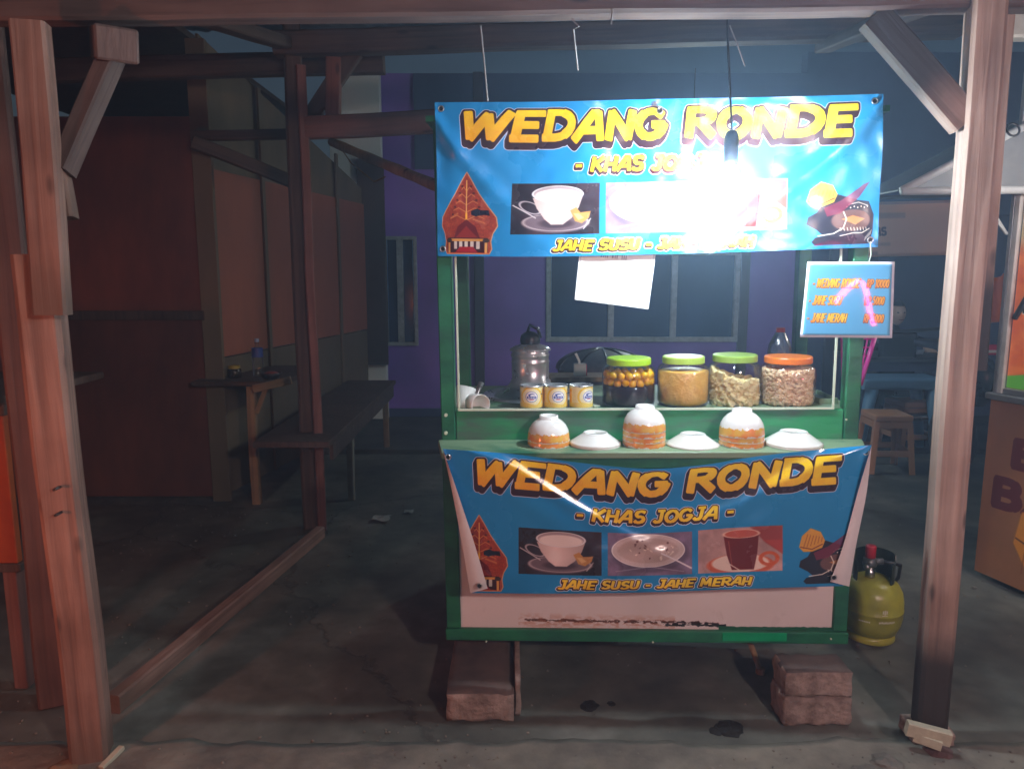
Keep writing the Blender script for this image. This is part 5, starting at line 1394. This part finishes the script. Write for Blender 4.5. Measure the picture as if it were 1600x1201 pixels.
# printed mark on tank
M_mark = pmat('pale_print', (.75,.76,.55), .5)
def on_tank(a, z, w, h, parent):
    n2 = 6; V, F = [], []
    for k_ in range(n2+1):
        t_ = R(a)+(k_/n2-.5)*w/RG
        V += [(gp.x+(RG*1.018)*math.cos(t_), gp.y+(RG*1.018)*math.sin(t_), z), (gp.x+(RG*1.018)*math.cos(t_), gp.y+(RG*1.018)*math.sin(t_), z+h)]
    for k_ in range(n2): F.append((2*k_, 2*k_+2, 2*k_+3, 2*k_+1))
    return V, F
gs = []
for k_ in range(12): gs.append(on_tank(-101+k_*2.6, .108+(k_ % 3)*.001, .004, .008, gas))
for k_ in range(7): gs.append(on_tank(-136+k_*3, .106, .005, .006, gas))
for dx in (-3.4, 0, 3.4): gs.append(on_tank(-92+dx, .150-(0 if dx else .003), .0055, .014+(0 if dx else .006), gas))
gs.append(on_tank(-92, .1415, .022, .003, gas))
mk('printed_mark', merge(*gs), M_mark, gas)

# ------------------------------------------------------------------ bits on the ground
M_rub = pmat('grey_rubble', (.2,.19,.16), .9, col2=(.12,.115,.1), scale=8, bump=.8)
def rock(px, py, r, lab, mat=M_rub, fl=.6, zoff=0, name='stone', cat='stone', group=None):
    q = G(px, py); bm = bmesh.new(); bmesh.ops.create_icosphere(bm, subdivisions=3, radius=r)
    sd = random.random()*90
    for v in bm.verts:
        w = v.co; d_ = 1+.35*noise.noise(w.normalized()*1.6+Vector((sd, 0, 0)))+.15*noise.noise(w.normalized()*4+Vector((sd, 0, 0)))
        v.co = Vector((w.x*d_, w.y*d_, max(-r*.25, w.z*d_*fl)))
    g = ([tuple(q+v.co+Vector((0, 0, zoff))) for v in bm.verts], [tuple(l.index for l in f.verts) for f in bm.faces]); bm.free()
    mk(name, g, mat, smooth=False, label=lab, cat=cat, group=group)
rock(1465, 1178, .045, 'reddish stone wedged under the foot of the right post', pmat('red_stone', (.12,.07,.065), .9, bump=.8))
rock(1385, 1195, .05, 'pale grey lump of broken concrete, left of the right post foot')
rock(1355, 1212, .045, 'pale broken concrete piece at the bottom edge, left of the other lump')
rock(100, 1205, .055, 'brown stone at the foot of the left post', pmat('brown_stone', (.22,.14,.08), .9, bump=.8), .4)
M_soot = pmat('black_dirt', (.012,.011,.01), .95, bump=.9, bscale=60)
for px, py, r_, lab in ((1140, 1136, .045, 'black charred heap on the ground left of the cement blocks'), (1118, 1140, .022, 'small black clod at the left side of the charred heap'), (921, 1100, .03, 'dark wet clod on the ground under the middle of the cart'), (955, 1097, .014, 'tiny dark clod right of the wet clod')):
    rock(px, py, r_, lab, M_soot, .22, -.004, 'dirt_clod', 'dirt')
M_paperw = pmat('cream_wood_chip', (.5,.48,.36), .7, col2=(.38,.36,.27), scale=14, bump=.4)
q0, q1 = P(1416, 1134, 2.14), P(1484, 1152, 2.11)
wd = thing('wooden_wedge', (1.37, 2.14, 0), 'split cream wooden wedge jammed in front of the right post foot', 'wedge')
timber('chip', q0, q1, .03, .045, M_paperw, wd)
timber('chip', q0+Vector((.02, -.01, -.025)), q1+Vector((-.03, -.01, -.018)), .015, .03, M_paperw, wd)
mk('foot_block', rough_block(1.29, 2.16, 0, 1.42, 2.28, .045, 5), M_block, None, smooth=True, label='flat cement piece that the right post stands on', cat='block')
q = G(182, 1188); 
timber('wood_chip', G(160, 1201, .01), G(192, 1168, .02), .02, .015, M_paperw, None, label='pale wood chip beside the foot of the left post', cat='wood chip')

# ------------------------------------------------------------------ seats and table on the right
M_stool = pmat('brown_plastic', (.68,.32,.14), .45, col2=(.6,.28,.12), scale=3)
def stool(base, s=1.0, rot=0.0, label=''):
    M = Matrix.Translation(base) @ Matrix.Rotation(rot, 4, 'Z')
    st = thing('plastic_stool', None, label, 'stool', 'brown plastic stools', M=M)
    h_, tw_, bw = .46*s, .145*s, .175*s
    mk('seat', box(-tw_, -tw_, h_-.05*s, tw_, tw_, h_), M_stool, st, xf=M, bev=.012, seg=2)
    for sx_ in (-1, 1):
        for sy_ in (-1, 1):
            a = .042*s
            V = []
            for z_, w_ in ((0, bw), (h_-.051*s, tw_-.004)):
                for dx, dy in ((0, 0), (-a, 0), (-a, -.012), (-.012, -.012), (-.012, -a), (0, -a)):
                    V.append((sx_*(w_+dx), sy_*(w_+dy), z_))
            F = [(0,1,7,6),(1,2,8,7),(2,3,9,8),(3,4,10,9),(4,5,11,10),(5,0,6,11),(0,5,4,3,2,1),(6,7,8,9,10,11)]
            mk('leg', (V, F), M_stool, st, xf=M)
    zb = h_*.30
    wv_ = bw+(tw_-bw)*.36-.004
    mk('stretcher', merge(box(-wv_+.04, -wv_-.002, zb, wv_-.04, -wv_+.008, zb+.045), box(-wv_+.04, wv_-.008, zb, wv_-.04, wv_+.002, zb+.045), box(-wv_-.002, -wv_+.04, zb, -wv_+.008, wv_-.04, zb+.045), box(wv_-.008, -wv_+.04, zb, wv_+.002, wv_-.04, zb+.045)), M_stool, st, xf=M)
    mk('skirt', merge(box(-tw_+.038, -tw_-.002, h_-.10*s, tw_-.038, -tw_+.006, h_-.051*s), box(-tw_+.038, tw_-.006, h_-.10*s, tw_-.038, tw_+.002, h_-.051*s), box(tw_-.006, -tw_+.038, h_-.10*s, tw_+.002, tw_-.038, h_-.051*s), box(-tw_-.002, -tw_+.038, h_-.10*s, -tw_+.006, tw_-.038, h_-.051*s)), M_stool, st, xf=M)
q = G(1383, 741); q.y += .16; q.x = P(1382, 690, q.y).x
stool(q, .97, R(-4), 'brown plastic stool nearer the cart, in front of its twin')
q = G(1420, 712); q.y += .16; q.x = P(1418, 670, q.y).x
stool(q, .97, R(6), 'brown plastic stool farther back, half hidden by the right post')
M_blue = pmat('blue_plastic', (.16,.36,.6), .45, col2=(.13,.3,.5), scale=3)
bb0 = thing('blue_bench', (P(1400, 640, 6.0).x, 6.0, 0), 'pale blue plastic bench with splayed legs under the dark table', 'bench')
xa_, xb_ = P(1335, 600, 6.0).x, P(1465, 600, 6.0).x; zb_ = P(1400, 588, 6.0).z
mk('seat', box(xa_, 5.85, zb_-.09, xb_, 6.2, zb_), M_blue, bb0, bev=.02, seg=3)
for x_, s_ in ((xa_+.12, -1), (xb_-.12, 1)):
    for y_ in (5.9, 6.15):
        mk('leg', tube([(x_+s_*.02, y_, zb_-.088), (x_-s_*-.10, y_, .036)], [.05, .035], 10), M_blue, bb0, smooth=True)
dt = thing('dark_table', (P(1410, 600, 6.45).x, 6.4, 0), 'long dark dining table against which the blue bench stands', 'table')
zt2 = P(1400, 556, 6.4).z
mk('tabletop', box(P(1335, 560, 6.4).x, 6.25, zt2-.035, P(1500, 560, 6.4).x, 6.85, zt2), pmat('dark_table_paint', (.04,.05,.07), .4), dt, bev=.006)
mk('apron', box(P(1338, 560, 6.4).x, 6.28, zt2-.12, P(1497, 560, 6.4).x, 6.3, zt2-.036), M_navy, dt)
for x_ in (P(1345, 560, 6.4).x, P(1490, 560, 6.4).x):
    for y_ in (6.33, 6.78): mk('leg', box(x_-.025, y_-.025, .036, x_+.025, y_+.025, zt2-.036), M_navy, dt)
M_cardw = pmat('cream_carton', (.42,.4,.3), .6, col2=(.36,.34,.26))
for i, (px, py, lab) in enumerate(((1386, 553, 'small cream carton on the dark table, lower of two'), (1388, 537.5, 'small cream carton on the dark table, upper of two'))):
    qa, qb = P(px-9, py, 6.4), P(px+9, py, 6.4); z0_ = zt2+.001+i*.083
    mk('carton', box(qa.x, 6.33, z0_, qb.x, 6.43, z0_+.08), M_cardw, label=lab, cat='carton', group='cream cartons on the dark table', bev=.003)
q = P(1402, 556, 6.5)
wb_ = thing('shaker', (q.x, 6.5, zt2), 'small white shaker standing by the cartons on the dark table', 'shaker')
mk('body', lathe([(.022, 0), (.022, .09), (.014, .11), (.014, .13)], (q.x, 6.5, zt2+.001), 16), M_white, wb_, smooth=True)
mk('cap', lathe([(.016, .13), (.016, .15)], (q.x, 6.5, zt2+.001), 16), M_blackp, wb_)
q = P(1425, 545, 6.45)
mk('spoon_tray', merge(*[tube([(q.x-.12+.03*k_, 6.4+.02*k_, zt2+.012+.004*k_), (q.x+.08+.02*k_, 6.42+.03*k_, zt2+.02+.005*k_)], .006, 6) for k_ in range(5)]), M_steel, label='heap of thin metal cutlery on the dark table', cat='cutlery')

# ------------------------------------------------------------------ seated person behind the table
def person():
    base = P(1405, 490, 6.95)
    hx, hz_ = base.x, base.z
    ps = thing('person', (hx, 7.05, 0), 'seated person with a pale face in dark clothes behind the dark table', 'person')
    nodes = [((0, 7.06, .50), (.15, .12)), ((0, 7.06, .68), (.14, .11)), ((0, 7.05, .86), (.16, .10)), ((0, 7.04, hz_-.25), (.15, .085)), ((0, 7.03, hz_-.17), (.06, .055)), ((0, 7.02, hz_-.10), (.048, .048)),
             ((-.17, 7.04, hz_-.24), (.06, .055)), ((-.23, 6.96, .86), (.045, .045)), ((-.17, 6.75, zt2+.05), (.034, .034)),
             ((.17, 7.04, hz_-.24), (.06, .055)), ((.23, 6.96, .86), (.045, .045)), ((.17, 6.75, zt2+.05), (.034, .034)),
             ((-.1, 6.9, .47), (.085, .08)), ((-.12, 6.62, .45), (.065, .065)), ((-.12, 6.62, .12), (.045, .045)), ((.1, 6.9, .47), (.085, .08)), ((.12, 6.62, .45), (.065, .065)), ((.12, 6.62, .12), (.045, .045))]
    edges = [(0,1),(1,2),(2,3),(3,4),(4,5),(3,6),(6,7),(7,8),(3,9),(9,10),(10,11),(0,12),(12,13),(13,14),(0,15),(15,16),(16,17)]
    me = bpy.data.meshes.new('body'); me.from_pydata([(hx+n[0][0], n[0][1], n[0][2]) for n in nodes], edges, [])
    o = bpy.data.objects.new('body', me); COL.objects.link(o); o.parent = ps; o.matrix_basis = WM[ps].inverted(); WM[o] = Matrix()
    md = o.modifiers.new('skin', 'SKIN'); md.use_smooth_shade = True
    for i, n in enumerate(nodes): me.skin_vertices[0].data[i].radius = n[1]
    me.skin_vertices[0].data[0].use_root = True
    sb = o.modifiers.new('sub', 'SUBSURF'); sb.levels = 2; sb.render_levels = 2
    me.materials.append(pmat('dark_jacket', (.02,.022,.04), .8))
    # head
    skin = pmat('skin', (.75,.56,.48), .5, col2=(.68,.5,.42), scale=12)
    bm = bmesh.new(); bmesh.ops.create_uvsphere(bm, u_segments=32, v_segments=24, radius=1)
    for v in bm.verts:
        x, y, z = v.co
        w = .074*(1-.16*max(0, -z)); y2 = y*.092*(1 if y > 0 else .93); z2 = z*.112
        x2 = x*w
        if y < 0:
            y2 -= .020*math.exp(-((x2/.012)**2+((z2+.012)/.02)**2))      # nose
            y2 += .007*math.exp(-(((abs(x2)-.03)/.014)**2+((z2-.012)/.011)**2))   # sockets
            y2 -= .005*math.exp(-((x2/.026)**2+((z2+.052)/.009)**2))
            y2 -= .006*math.exp(-((x2/.02)**2+((z2+.092)/.014)**2))
        v.co = (hx+x2, 6.99+y2, hz_+z2)
    g = ([tuple(v.co) for v in bm.verts], [tuple(l.index for l in f.verts) for f in bm.faces]); bm.free()
    hd = mk('head', g, skin, ps, smooth=True)
    for s_ in (-1, 1):
        mk('eye', lathe([(.001, -.006), (.009, -.003), (.010, 0), (.009, .003), (.001, .006)], (hx+s_*.03, 6.99-.078, hz_+.012), 12), M_blackp, hd, smooth=True)
        mk('ear', lathe([(.001, -.03), (.012, -.018), (.015, 0), (.012, .02), (.001, .03)], (hx+s_*.074, 7.0, hz_), 10), skin, hd, smooth=True)
    mk('mouth', tube([(hx-.024, 6.905, hz_-.052), (hx, 6.897, hz_-.055), (hx+.024, 6.905, hz_-.052)], .004, 6), pmat('lips', (.3,.1,.09), .5), hd, smooth=True)
    bm = bmesh.new(); bmesh.ops.create_uvsphere(bm, u_segments=24, v_segments=16, radius=1)
    dele = [v for v in bm.verts if v.co.y < -.35 and v.co.z < .45]
    bmesh.ops.delete(bm, geom=dele, context='VERTS')
    g = ([(hx+v.co.x*.083, 6.998+v.co.y*.101, hz_+.006+v.co.z*.119) for v in bm.verts], None)
    bm.verts.index_update(); g = (g[0], [tuple(l.index for l in f.verts) for f in bm.faces]); bm.free()
    mk('hair', g, M_blackp, ps, smooth=True)
    for s_ in (-1, 1):
        wx_, wy_, wz_ = hx+s_*.17, 6.75, zt2+.035
        gs_ = [tube([(wx_, wy_+.01, wz_), (wx_-s_*.01, wy_-.04, wz_-.008), (wx_-s_*.015, wy_-.085, wz_-.015)], [.026, .036, .034], 12)]
        for k_, ln in enumerate((.055, .068, .072, .062)):
            ox_ = -.03+k_*.02
            gs_.append(tube([(wx_-s_*.015+ox_, wy_-.08, wz_-.012), (wx_-s_*.015+ox_*1.1, wy_-.08-ln*.6, wz_-.014), (wx_-s_*.015+ox_*1.1, wy_-.08-ln, wz_-.026)], [.009, .008, .006], 8))
        gs_.append(tube([(wx_-s_*.03, wy_-.03, wz_-.008), (wx_-s_*.055, wy_-.06, wz_-.014), (wx_-s_*.058, wy_-.085, wz_-.02)], [.011, .009, .007], 8))
        mk('hand', merge(*gs_), skin, ps, smooth=True)
    mk('chair', merge(box(hx-.2, 6.95, .42, hx+.2, 7.3, .44), box(hx-.2, 7.27, .441, hx+.2, 7.3, .85), *[box(a, b_, .036, a+.03, b_+.03, .419) for a in (hx-.19, hx+.16) for b_ in (6.96, 7.25)]), M_dark_wood, None, label='dark chair on which the person behind the table sits', cat='chair')
person()

# peach banner far right
pbm = thing('peach_banner', P(1425, 400, 6.0), 'peach vinyl banner with faded dark lettering hung behind the right post', 'banner')
q = [P(1352, 402, 6.0), P(1500, 398, 6.0), P(1500, 312, 6.0), P(1352, 316, 6.0)]
mk('sheet', quad_solid(q, .003, n=12, bend=.02), image_mat('peach_vinyl', peach_image(), rough=.4), pbm, smooth=True)
timber('hanging_rod', P(1345, 309, 6.02), P(1560, 303, 6.02), .03, .03, M_dark_wood, pbm)

# ------------------------------------------------------------------ right-hand stall
st = thing('snack_stall', (2.4, 3.3, 0), 'brown snack stall with orange printed glass case at the right edge', 'stall')
Af = Vector((2.315, 3.52, 0)); An = Vector((2.54, 2.75, 0))
d_ = (An-Af); Ls2 = d_.length
MS = Matrix.Translation(Af) @ Matrix.Rotation(math.atan2(d_.y, d_.x), 4, 'Z')   # local x runs towards the camera, local y points away to +X
zc_ = P(1548, 614, 3.5).z
M_al = pmat('aluminium_frame', (.55,.57,.6), .3, .8, col2=(.45,.47,.5), scale=10)
M_stallbody = pmat('dark_stall_wood', (.06,.05,.04), .7)
mk('base_body', box(.0, .012, .03, Ls2, 1.0, zc_-.03), M_stallbody, st, xf=MS)
def uvside(x0, z0, x1, z1, y, th):
    g = box(x0, y, z0, x1, y+th, z1); uvs = []
    for f in g[1]:
        for i in f: v = g[0][i]; uvs.append(((v[0]-x0)/(x1-x0), (v[2]-z0)/(z1-z0)))
    return g[0], g[1], uvs
mk('printed_panel', uvside(.0, .03, Ls2, zc_-.031, -.001, .012), image_mat('brown_vinyl', brown_image(), rough=.4), st, xf=MS)
mk('counter', box(-.02, -.02, zc_-.03, Ls2, 1.02, zc_), M_al, st, xf=MS, bev=.004)
zcase = zc_+1.05
for x_ in (.0, .06):
    pass
mk('case_post', box(.0, .0, zc_+.001, .022, .03, zcase+.42), M_al, st, xf=MS, bev=.003)
mk('case_post', box(.026, -.004, zc_+.002, .052, .02, zcase), pmat('white_profile', (.62,.62,.6), .35), st, xf=MS, bev=.003)
mk('case_rail', box(.023, .002, zcase+.001, Ls2, .03, zcase+.04), M_al, st, xf=MS, bev=.003)
mk('case_rail', box(.053, .002, zc_+.002, Ls2, .03, zc_+.03), M_al, st, xf=MS, bev=.003)
mk('printed_back', uvside(.053, zc_+.032, .42, zcase-.002, .022, .006), image_mat('lit_orange_vinyl', orange_image(), rough=.35, estr=.3), st, xf=MS)  # emission puts a lit look into the print
mk('case_glass', box(.053, .012, zc_+.031, Ls2, .016, zcase-.001), thin_glass('stall_glass', (.95,.96,.96), .03, gloss=.6), st, xf=MS)
timber('case_strut', MS @ Vector((.07, .004, zc_+.36)), MS @ Vector((.32, .004, zc_+.85)), .02, .02, M_blackp, st)
# canopy flap with pale tubular frame
yc_ = 3.45
t0, t1, t2 = P(1405, 300, yc_), P(1640, 297, yc_), P(1640, 176, yc_)
M_tubew = pmat('pale_tube_paint', (.6,.66,.68), .35, col2=(.5,.56,.58))
cp = mk('canopy_panel', merge(([tuple(t0), tuple(t1), tuple(t2), tuple(t0+Vector((.0, .01, 0))), tuple(t1+Vector((0, .01, 0))), tuple(t2+Vector((0, .01, 0)))], [(0,1,2),(5,4,3),(0,3,4,1),(1,4,5,2),(2,5,3,0)])), pmat('grey_canvas', (.22,.25,.27), .6, col2=(.17,.2,.22)), st)
mk('canopy_tube', tube([t0+Vector((0, -.02, 0)), t1+Vector((0, -.02, 0))], .018, 12), M_tubew, st, smooth=True)
mk('canopy_tube', tube([t0+Vector((0, -.018, .004)), t2+Vector((0, -.018, 0))], .018, 12), M_tubew, st, smooth=True)
mk('canopy_roof', merge(([tuple(t0+Vector((0, .011, .005))), tuple(t2+Vector((0, .011, .005))), tuple(t2+Vector((.2, .9, .05))), tuple(t0+Vector((.2, .9, .05))), tuple(t0+Vector((0, .011, .012))), tuple(t2+Vector((0, .011, .012))), tuple(t2+Vector((.2, .9, .057))), tuple(t0+Vector((.2, .9, .057)))], [(0,1,2,3),(7,6,5,4),(0,4,5,1),(1,5,6,2),(2,6,7,3),(3,7,4,0)])), pmat('roof_canvas', (.12,.14,.16), .6), st)
for dx in (0, 7):
    mk('gas_strut', tube([P(1528+dx, 305, 3.44), P(1572+dx*.3, 366, 3.44)], .005, 8), M_tubew, st, smooth=True)
mk('rolled_wire', torus(P(1583, 203, 3.36), .028, .005, Matrix.Rotation(R(75), 4, 'X')), M_blackp, st, smooth=True)
q = P(1590, 38, 3.3)
mk('canopy_fascia', box(P(1562, 38, 3.3).x, 3.28, P(1590, 60, 3.3).z, 3.3, 3.36, P(1590, 12, 3.3).z), pmat('cream_board', (.55,.57,.52), .5), st, bev=.01)
# orange cloth hanging behind the stall
V, F = [], []
for j in range(13):
    for i in range(19):
        u, v = i/18, j/12; q = P(1512+60*u, 425+70*v+10*math.sin(u*3), 4.3)
        V.append((q.x, 4.3+.02*math.sin(u*14)+.01*math.sin(v*7), q.z))
for j in range(12):
    for i in range(18): F.append((j*19+i, j*19+i+1, (j+1)*19+i+1, (j+1)*19+i))
oc = mk('orange_cloth', (V, F), pmat('orange_fabric', (.7,.17,.03), .7, col2=(.55,.12,.02)), smooth=True, label='orange cloth hanging between the right post and the snack stall', cat='cloth')
sd = oc.modifiers.new('solid', 'SOLIDIFY'); sd.thickness = .004
# scooter glimpsed between post and stall
sc = thing('motor_scooter', (P(1530, 600, 5.2).x, 5.2, 0), 'dark scooter with red tail light glimpsed between right post and stall', 'scooter')
sx = P(1528, 600, 5.2).x
def zsc(py): return P(1528, py, 5.2).z
mk('tail_body', xform(lathe([(.001, 0), (.09, .03), (.13, .12), (.14, .26), (.11, .36), (.05, .40), (.001, .405)], (0, 0, 0), 24), Matrix.Translation((sx, 5.35, zsc(640))) @ Matrix.Diagonal((1, 2.2, 1, 1))), pmat('black_paint', (.01,.018,.03), .25), sc, smooth=True)
mk('seat', box(sx-.11, 5.2, zsc(640)+.39, sx+.11, 5.9, zsc(640)+.45), M_blackp, sc, bev=.025, seg=3)
tl = mk('tail_light', box(sx-.075, 5.12, zsc(553), sx+.075, 5.2, zsc(537)), pmat('red_lens', (.6,.02,.1), .2), sc, bev=.012, seg=2)
mk('lens_highlight', box(sx+.0, 5.112, zsc(549), sx+.06, 5.119, zsc(545)), M_white, tl)
wl = mk('wheel', torus((sx, 5.45, .27), .2, .06, Matrix.Rotation(R(90), 4, 'Y'), 32, 12), pmat('tyre_rubber', (.02,.02,.02), .8), sc, smooth=True)
mk('rim', torus((sx, 5.45, .27), .13, .02, Matrix.Rotation(R(90), 4, 'Y'), 24, 8), M_steel, wl, smooth=True)
mk('front_wheel', torus((sx, 6.55, .27), .2, .06, Matrix.Rotation(R(90), 4, 'Y'), 32, 12), bpy.data.materials['tyre_rubber'], sc, smooth=True)
mk('step_body', merge(box(sx-.12, 5.9, .3, sx+.12, 6.3, .36), box(sx-.16, 6.3, .3, sx+.16, 6.36, 1.0)), bpy.data.materials['black_paint'], sc, bev=.03, seg=3)
mk('handlebar', tube([(sx-.3, 6.25, 1.03), (sx, 6.33, 1.0), (sx+.3, 6.25, 1.03)], .016, 8), M_blackp, sc, smooth=True)
mk('licence_plate', box(sx-.08, 5.15, zsc(590), sx+.08, 5.155, zsc(575)), M_blackp, sc)

# ------------------------------------------------------------------ left neighbour with warm-lit orange panel
ln = thing('left_stall', (-1.95, 2.4, 0), 'orange panelled stall cut off by the left edge of the picture', 'stall')
xq = P(15, 760, 2.5).x
mk('orange_panel', box(xq-.9, 2.5, P(10, 880, 2.5).z, xq, 2.53, P(10, 650, 2.5).z), pmat('orange_panel_paint', (.4,.08,.015), .5, col2=(.28,.045,.01), scale=4), ln, bev=.003)
mk('panel_rail', box(xq-.9, 2.495, P(10, 893, 2.5).z, xq+.01, 2.535, P(10, 880, 2.5).z-.001), M_dark_wood, ln, bev=.003)
mk('panel_rail', box(xq-.9, 2.495, P(10, 650, 2.5).z+.001, xq+.01, 2.535, P(10, 630, 2.5).z), M_dark_wood, ln, bev=.003)
mk('leg', box(xq-.06, 2.5, 0, xq-.01, 2.55, P(10, 893, 2.5).z-.001), M_redwood, ln, bev=.003)
mk('leg', box(xq-.88, 2.5, 0, xq-.83, 2.55, P(10, 893, 2.5).z-.001), M_redwood, ln, bev=.003)
mk('counter', box(xq-.92, 2.45, P(10, 630, 2.5).z+.001, xq+.03, 3.1, P(10, 630, 2.5).z+.03), M_dark_wood, ln, bev=.004)

# grit and litter on the concrete
rr = random.Random(12); V, F = [], []
for _ in range(2600):
    y = 1.9+rr.random()**1.8*3.6; x = rr.uniform(-2.2, 2.6)
    if noise.noise(Vector((x*1.4, y*1.4, 7))) < -.05 and rr.random() < .8: continue
    a_ = rr.uniform(.0012, .0042)*(1.8 if rr.random() < .05 else 1)
    g_ = nut(rr, a_*2); k0 = len(V); rz = rr.uniform(0, 6)
    zg = .012 if y < 2.14 else -.003
    V += [(x+v[0]*math.cos(rz)*1.4-v[1]*math.sin(rz), y+v[0]*math.sin(rz)*1.4+v[1]*math.cos(rz), zg+a_*.5+v[2]*.8) for v in g_[0]]; F += [tuple(i+k0 for i in f) for f in g_[1]]
mk('grit', (V, F), pmat('grit_stone', (.26,.24,.2), .9, col2=(.07,.065,.055), scale=9), kind='stuff', centre=False)
for i_, (px, py, w_, lab, c_) in enumerate(((596, 812, .05, 'torn pale paper scrap on the floor behind the left side of the cart', (.4,.42,.4)), (640, 800, .03, 'small crumpled paper scrap right of the torn one', (.35,.37,.35)))):
    q = G(px, py); V = []
    for j in range(4):
        for i in range(4): V.append((q.x+(i/3-.5)*w_*2+rr.uniform(-.2, .2)*w_, q.y+(j/3-.5)*w_*1.6+rr.uniform(-.2, .2)*w_, .004+rr.uniform(0, .35)*w_))
    o_ = mk('litter', (V, [(j*4+i, j*4+i+1, (j+1)*4+i+1, (j+1)*4+i) for j in range(3) for i in range(3)]), pmat('litter_paper', c_, .8), label=lab, cat='litter')
    sd = o_.modifiers.new('solid', 'SOLIDIFY'); sd.thickness = .0015

# lamps of the neighbouring stalls and of the street in front (unseen bulbs, and a neon shaped for its reflection)
def bulb_lamp(loc, r, power, col, label, top):
    l_ = thing('hanging_bulb', loc, label, 'lamp')
    loc = Vector(loc)
    mk('bulb', lathe([(.001, -r), (r*.5, -r*.87), (r*.87, -r*.5), (r, 0), (r*.87, r*.5), (r*.55, r*.85), (r*.4, r*1.1)], loc, 20), emat('bulb_glow', col, power/(4*math.pi**2*r*r)), l_, smooth=True)
    mk('holder', lathe([(r*.45, 0), (r*.45, .06), (.006, .07)], loc+Vector((0, 0, r*1.1)), 14), M_blackp, l_, smooth=True)
    mk('cable', tube([loc+Vector((0, 0, r*1.1+.069)), Vector((loc.x, loc.y, top))], .004, 6), M_blackp, l_)
bulb_lamp((-1.75, .85, .95), .05, RED_POWER, (1.0, .22, .10), 'red orange bulb of the left stall, outside the left edge of the picture', 2.6)
bulb_lamp((1.35, -.75, 2.05), .08, FRONT_POWER, (1.0, .74, .66), 'soft pinkish street bulb behind the viewer at the right', 3.2)
rp_ = P(1080, 290, 5.4)
bulb_lamp(tuple(rp_), .045, REAR_POWER, (.86, 1.0, .96), 'white bulb over the rear yard, hidden behind the upper banner', 2.9)
NP = [(1.727, .186, 1.35), (1.79, .194, 1.446), (1.84, .2, 1.50), (1.865, .203, 1.485), (1.875, .204, 1.428), (1.881, .206, 1.333), (1.9, .21, 1.249)]  # bends follow the outline wanted in the price sign's reflection
nn = thing('neon_tube', Vector(NP[0]), 'unseen pink neon tube right of the viewer, bent to reflect in the price sign', 'neon lamp')
mk('tube', tube(NP, .008, 12), emat('neon_glow', (1.0, .03, .2), 130.0), nn, smooth=True)
mk('neon_bracket', tube([Vector(NP[1])+Vector((0, 0, .016)), Vector(NP[1])+Vector((0, 0, 1.2))], .006, 8), M_blackp, nn)
tb_ = thing('tube_lamp', (2.4, 2.8, 1.93), 'white tube lamp inside the canopy of the snack stall, outside the right edge', 'lamp')
mk('tube', tube([(2.36, 2.55, 1.93), (2.44, 3.05, 1.93)], .016, 14), emat('tube_glow', (1.0, .88, .82), TUBE_POWER/(2*math.pi**2*0.016*.506*2)), tb_, smooth=True)
mk('fixture', tube([(2.36, 2.54, 1.962), (2.44, 3.06, 1.962)], .014, 8), M_white, tb_)

# thin bluish volume added for the glow and veil around the lamp
hm = bpy.data.materials.new('glare_haze'); hm.use_nodes = True
ht = hm.node_tree
for n in list(ht.nodes):
    if n.type == 'BSDF_PRINCIPLED': ht.nodes.remove(n)
pv = ht.nodes.new('ShaderNodeVolumePrincipled')
pv.inputs['Color'].default_value = (.45, .68, 1.0, 1); pv.inputs['Density'].default_value = HAZE; pv.inputs['Anisotropy'].default_value = 0.6
ho = [n for n in ht.nodes if n.type == 'OUTPUT_MATERIAL'][0]
ht.links.new(pv.outputs['Volume'], ho.inputs['Volume'])
mk('glare_haze', box(-70, -48, -1.2, 70, 130, 6), hm, kind='stuff', centre=False)
